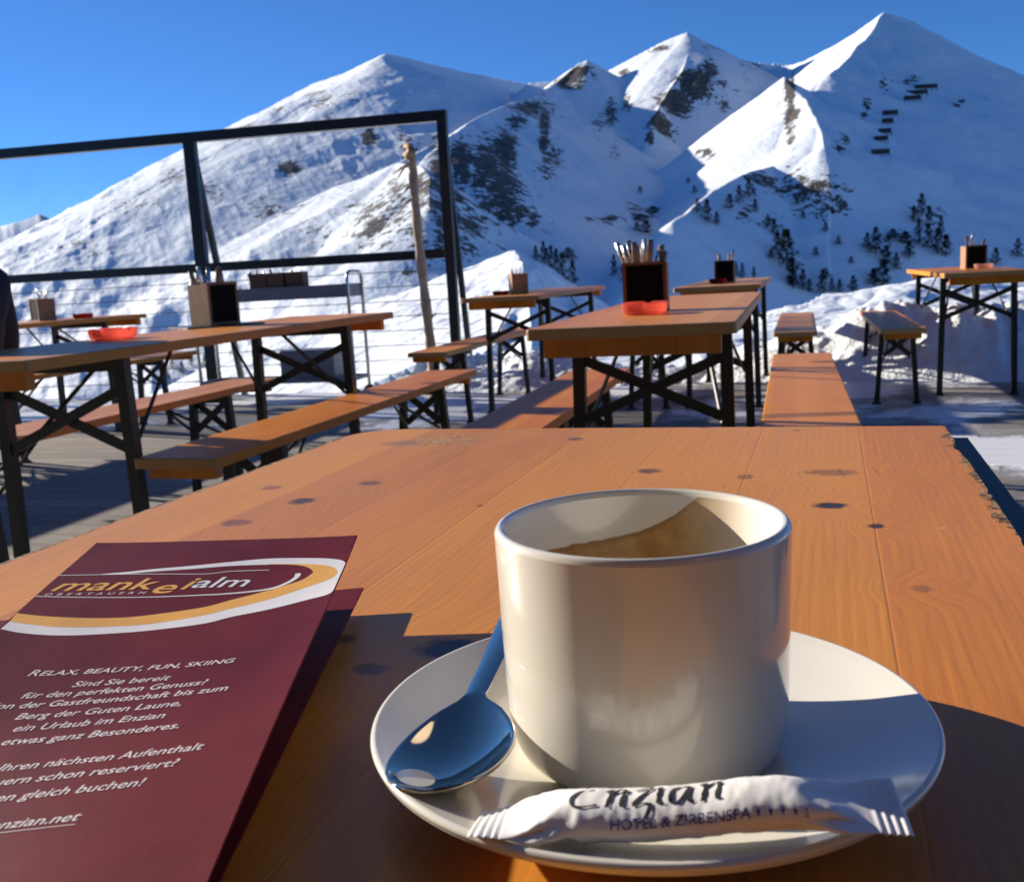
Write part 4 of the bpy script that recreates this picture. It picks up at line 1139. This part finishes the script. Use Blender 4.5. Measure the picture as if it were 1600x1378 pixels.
def print_text(name, items, mat, h=.00012):
    """items: (text, x mm, y mm of the baseline, size, shear, bold, spacing, align, width mm or None)"""
    bm = bmesh.new()
    for body, x, y, size, shear, bold, space, align, width in items:
        v, f = text_mesh(body, size, shear, bold, space, align)
        if width:
            xs = [q[0] for q in v]; k_ = width / (max(xs) - min(xs)); x0 = min(xs) if align == 'LEFT' else (max(xs) + min(xs)) / 2
        else: k_ = 1; x0 = 0
        vs = [bm.verts.new(((q[0] - x0) * k_ + x, y - q[1], 0)) for q in v]
        for q in f:
            try: bm.faces.new([vs[i] for i in q])
            except ValueError: pass
    subdivide_long(bm, 6.0)
    for v in bm.verts: v.co = cov(v.co.x / 1000, v.co.y / 1000, h)
    o = mesh_obj(name, bm, mat, menu)
    for p in o.data.polygons:
        if p.normal.z < 0: p.flip()
    return o
print_text('yellow_lettering', [('mank', 3.6, 54.6, 15.5, .28, .16, 1.0, 'LEFT', 40.0), ('e', 43.6, 58.6, 16.5, .28, .16, 1.0, 'LEFT', 8.6), ('i', 52.8, 55.4, 16.5, .34, .20, 1.0, 'LEFT', None)], M['print_yellow'])
print_text('white_lettering', [('alm', 57.4, 54.0, 14.5, .28, .14, 1.0, 'LEFT', 21.5)], M['print_white'])
print_text('small_lettering', [('OBERTAUERN', 3.2, 58.9, 2.9, .2, .03, 2.0, 'LEFT', 38.5)], M['print_text'])
T = 5.0
lines = [('Sind Sie bereit', 129.6, 30.2), ('f\u00fcr den perfekten Genuss?', 135.3, 56.5), ('Von der Gastfreundschaft bis zum', 141.1, 72), ('Berg der Guten Laune,', 147.7, 48.4), ('ein Urlaub im Enzian', 154.4, 43.3),
         ('ist etwas ganz Besonderes.', 161.5, 56), ('Haben Sie Ihren n\u00e4chsten Aufenthalt', 175.1, 77), ('in Obertauern schon reserviert?', 182.0, 68), ('Am besten gleich buchen!', 189.7, 56)]
items = [(t, 58, y, T, .22, .035, 1.0, 'CENTER', w) for t, y, w in lines]
items += [('R', 25.0, 121.2, 5.6, .22, .05, 1, 'LEFT', None), ('ELAX, BEAUTY, FUN, SKIING', 29.0, 121.2, 4.4, .22, .04, 1, 'LEFT', 62.0)]
print_text('message_lettering', items, M['print_text'])
print_text('address_lettering', [('www.enzian.net', 58, 201.9, T, .22, .035, 1, 'CENTER', 34), ('_', 58, 203.0, T, 0, 0, 1, 'CENTER', 34)], M['print_text'])

# ------------------------------------------------------------------ sugar stick
sg = empty('sugar_sachet', (.032, .1985, .77))
prop(sg, 'white paper sugar stick with purple and black print lying across the saucer front', 'sugar sachet')
aL, aR = Vector((-.0125, .2048, .0163)), Vector((.0760, .1915, .0228))
ax = (aR - aL).normalized(); side = Vector((0, 0, 1)).cross(ax).normalized(); upv = ax.cross(side)
SL = (aR - aL).length
def sach(t, a, h=0.0):
    """t along 0..1, a around: 0 at the top, + towards the viewer"""
    e = min(t, 1 - t) * SL
    b = float(sstep(np.array(e), .006, .024))
    w = .0078 + .0016 * (1 - b); th = .0005 + .0039 * b
    c, s = math.cos(a), math.sin(a)
    q = 1.0 + .025 * math.sin(t * 31) * b
    lift = .0016 * math.sin(t * math.pi) + .0009 * math.sin(t * 9 + 1) * b
    crimp = (1 - float(sstep(np.array(e), .0055, .0075))) * .00022 * math.sin(t * SL * 2 * math.pi / .0017)
    twist = .12 * float(sstep(np.array(t), .82, 1.0)) - .25 * float(sstep(np.array(t), .16, .0))
    n_ = Vector((0, -s * (w + h), c * (th * q + h)))
    pleat = b * (1 - b) * 4 * .0010 * (2 * abs(((a * 5 / 6.2832 + t * 3) % 1) - .5) - .5)
    wr = pleat + b * .00035 * (float(vnoise(np.array(t * 26.), np.array(a * 1.4 + 9.), 70)) - .5) + b * .00018 * (float(vnoise(np.array(t * 80. + a * 3), np.array(a * 4. + 30.), 73)) - .5)
    n_ *= 1 + wr / max(th, .002)
    yy = n_.y * math.cos(twist) - n_.z * math.sin(twist); zz = n_.y * math.sin(twist) + n_.z * math.cos(twist)
    p = aL + ax * (SL * t) - side * (-yy) * 1.0 + upv * (zz + lift + crimp)
    return p
soff = Vector((.032, .1985, 0))
def sp_(t, a, h=0.0): return sach(t, a, h) - soff
bm = bmesh.new()
na, nc = 200, 40
g = [[bm.verts.new(sp_(i / na, 2 * math.pi * j / nc)) for j in range(nc)] for i in range(na + 1)]
for i in range(na):
    for j in range(nc): bm.faces.new((g[i][j], g[i + 1][j], g[i + 1][(j + 1) % nc], g[i][(j + 1) % nc]))
bm.faces.new(g[0]); bm.faces.new(g[-1][::-1])
bmesh.ops.recalc_face_normals(bm, faces=bm.faces)
mesh_obj('paper_wrap', bm, M['paper'], sg, True)
# small print: hotel line, seen on the side towards the viewer
v, f = text_mesh('HOTEL & ZIRBENSPA', 1.0, .1, .012, 1.0, 'LEFT')
x0, x1 = min(q[0] for q in v), max(q[0] for q in v)
bm = bmesh.new()
tA, tB = .335, .655
def on_print(u, hgt, a0=1.30, ah=.40): return sp_(u, a0 - ah * hgt, .00032)
vs = [bm.verts.new(((q[0] - x0) / (x1 - x0), q[1] / .72, 0)) for q in v]
for q in f:
    try: bm.faces.new([vs[i] for i in q])
    except ValueError: pass
def star(cx):
    ps = []
    for i in range(10):
        a = math.pi / 2 + i * math.pi / 5; r = .5 if i % 2 == 0 else .20
        ps.append(bm.verts.new((cx + r * math.cos(a) * .040, .5 + r * math.sin(a) * 1.15, 0)))
    c = bm.verts.new((cx, .5, 0))
    for i in range(10): bm.faces.new((c, ps[i], ps[(i + 1) % 10]))
for i in range(4): star(1.055 + i * .085)
v, f = text_mesh('S', 1.0, 0, .012)
vs = [bm.verts.new((1.375 + q[0] * .05, q[1] / .72, 0)) for q in v]
for q in f: bm.faces.new([vs[i] for i in q])
bmesh.ops.triangulate(bm, faces=bm.faces)
subdivide_long(bm, .045)
for w in bm.verts: w.co = on_print(tA + (tB - tA) * w.co.x, w.co.y)
mesh_obj('small_print', bm, M['print_purple'], sg)
# brush script running over the top
strokes = {
 'E': [[(.60, .98), (.36, 1.0), (.14, .84), (.20, .60), (.46, .54)], [(.46, .55), (.14, .48), (.02, .20), (.18, .0), (.56, .06)], [(.16, .57), (.34, .55), (.54, .58)]],
 'n': [[(.0, .42), (.10, .50), (.10, .0)], [(.10, .32), (.26, .52), (.36, .44), (.36, .05), (.46, .02)]],
 'z': [[(.02, .44), (.20, .50), (.34, .46), (.04, .04), (.22, .06), (.40, .0), (.30, -.34), (.12, -.30)]],
 'i': [[(.04, .48), (.08, .06), (.20, .02)], [(.10, .74), (.13, .80)]],
 'a': [[(.36, .44), (.16, .50), (.02, .28), (.08, .02), (.24, .08), (.36, .44), (.38, .04), (.50, .04)]]}
adv = {'E': .66, 'n': .54, 'z': .46, 'i': .26, 'a': .56}
bm = bmesh.new(); x = 0
for ch in 'Enzian':
    for st in strokes[ch]:
        P_ = lerp_curve(st, 22); prev = None
        for i, p in enumerate(P_):
            q = P_[min(i + 1, 22)]; r = P_[max(i - 1, 0)]
            dx, dy = q[0] - r[0], q[1] - r[1]; L = math.hypot(dx, dy) + 1e-9
            w = .022 + .024 * abs(dy / L) + .008 * math.sin(i * .9)
            pa = bm.verts.new((x + p[0] + .22 * p[1] - dy / L * w, p[1] + dx / L * w * .8, 0)); pb = bm.verts.new((x + p[0] + .22 * p[1] + dy / L * w, p[1] - dx / L * w * .8, 0))
            if prev: bm.faces.new((prev[0], prev[1], pb, pa))
            prev = (pa, pb)
    x += adv[ch]
for w in bm.verts:
    w.co = sp_(.235 + .37 * w.co.x / x, .50 - 1.6 * w.co.y, .00018)
mesh_obj('script_lettering', bm, M['print_black'], sg)

# ------------------------------------------------------------------ seated person at the left edge
pc = dU * 0
pr_ = empty('person', (-1.745, 3.12, -.055), -Y2 + math.pi / 2)       # faces away from the table, towards screen left
prop(pr_, 'person in black jacket seated on the far bench at the left edge, seen from behind', 'person')
def skin(name, nodes, edges, mat, sub=2):
    me = bpy.data.meshes.new(name)
    me.from_pydata([n[0] for n in nodes], edges, [])
    o = bpy.data.objects.new(name, me); C.objects.link(o); o.parent = pr_
    sk = o.modifiers.new('skin', 'SKIN'); sk.use_smooth_shade = True
    for i, n in enumerate(nodes):
        d = me.skin_vertices[0].data[i]; d.radius = n[1]; d.use_root = (i == 0)
    s = o.modifiers.new('sub', 'SUBSURF'); s.levels = sub; s.render_levels = sub
    me.materials.append(mat)
    return o
# local frame: y forward, x right, z up
nodes = [((0, -.02, .57), (.17, .13)), ((0, -.05, .72), (.155, .12)), ((0, -.06, .88), (.18, .13)), ((0, -.03, 1.02), (.17, .10)), ((0, .00, 1.11), (.062, .062)), ((0, .025, 1.19), (.060, .068)), ((0, .03, 1.27), (.078, .096)), ((0, .02, 1.35), (.062, .078)),
         ((-.20, -.03, 1.02), (.075, .075)), ((-.27, .0, .80), (.062, .062)), ((-.20, .20, .68), (.05, .05)), ((-.10, .30, .66), (.04, .045)),
         ((.20, -.03, 1.02), (.075, .075)), ((.27, .0, .80), (.062, .062)), ((.20, .20, .68), (.05, .05)), ((.10, .30, .66), (.04, .045)),
         ((-.10, .10, .56), (.095, .085)), ((-.14, .44, .52), (.075, .072)), ((-.15, .46, .28), (.060, .060)), ((-.15, .46, .08), (.045, .05)), ((-.16, .58, .045), (.045, .035)),
         ((.10, .10, .56), (.095, .085)), ((.14, .44, .52), (.075, .072)), ((.15, .46, .28), (.060, .060)), ((.15, .46, .08), (.045, .05)), ((.16, .58, .045), (.045, .035))]
edges = [(0, 1), (1, 2), (2, 3), (3, 4), (4, 5), (5, 6), (6, 7), (3, 8), (8, 9), (9, 10), (10, 11), (3, 12), (12, 13), (13, 14), (14, 15), (0, 16), (16, 17), (17, 18), (18, 19), (19, 20), (0, 21), (21, 22), (22, 23), (23, 24), (24, 25)]
body = skin('body', nodes, edges, M['jacket'])
# fingers of both gloved hands resting on the lap
for sx in (-1, 1):
    for i in range(4):
        L = (.055, .065, .060, .045)[i]
        p0 = Vector((sx * (.085 - .002 * i), .325 - .001 * i, .675 - .018 * i)); p1 = p0 + Vector((-sx * L * .6, .012, -.004)); p2 = p1 + Vector((-sx * L * .3, -.012, -.018))
        skin('finger', [(p0, (.010, .010)), (p1, (.009, .009)), (p2, (.007, .007))], [(0, 1), (1, 2)], M['jacket'], 1)
    p0 = Vector((sx * .11, .30, .69))
    skin('thumb', [(p0, (.012, .012)), (p0 + Vector((-sx * .02, .012, .022)), (.010, .010)), (p0 + Vector((-sx * .045, .015, .025)), (.008, .008))], [(0, 1), (1, 2)], M['jacket'], 1)
bm = bmesh.new()
bmesh.ops.create_uvsphere(bm, u_segments=32, v_segments=24, radius=1)
for v in bm.verts:
    x, y, z = v.co
    zz = z * .128; w = .080 * (1 - .18 * max(0, -z)); dd = .102 * (1 - .12 * max(0, -z))
    v.co = (x * w, y * dd + (.006 if y > 0 and z < 0 else 0), zz)
    if y > .8 and abs(x) < .22 and -.30 < z < .12: v.co.y += .016 * (1 - abs(x) / .22) * (1 - abs(z + .12) / .25)
    if y > .75 and -.02 < z < .16 and .25 < abs(x) < .55: v.co.y -= .008
    if y > .7 and -.55 < z < -.42 and abs(x) < .4: v.co.y += .005
hd = mesh_obj('head', bm, M['skin'], pr_, True); hd.location = (0, .045, 1.285)
bm = bmesh.new()
bmesh.ops.create_uvsphere(bm, u_segments=32, v_segments=20, radius=1)
bmesh.ops.delete(bm, geom=[v for v in bm.verts if v.co.z < -.25 + .75 * max(0, v.co.y)], context='VERTS')
for v in bm.verts: v.co = (v.co.x * .088, v.co.y * .110, v.co.z * .135)
hr = mesh_obj('hair', bm, M['hair'], pr_, True); hr.location = (0, .038, 1.292)
md = hr.modifiers.new('thick', 'SOLIDIFY'); md.thickness = .006

added_person = copy_tree(pr_)  # unseen copy added behind the viewpoint to keep light off the cup front
added_person.location = (.50, -.20, 0); added_person.rotation_euler = (0, 0, -YAW0 + math.pi / 2)
prop(added_person, 'unseen person in black jacket added to block light, seated right of the near table behind the viewpoint', 'person')
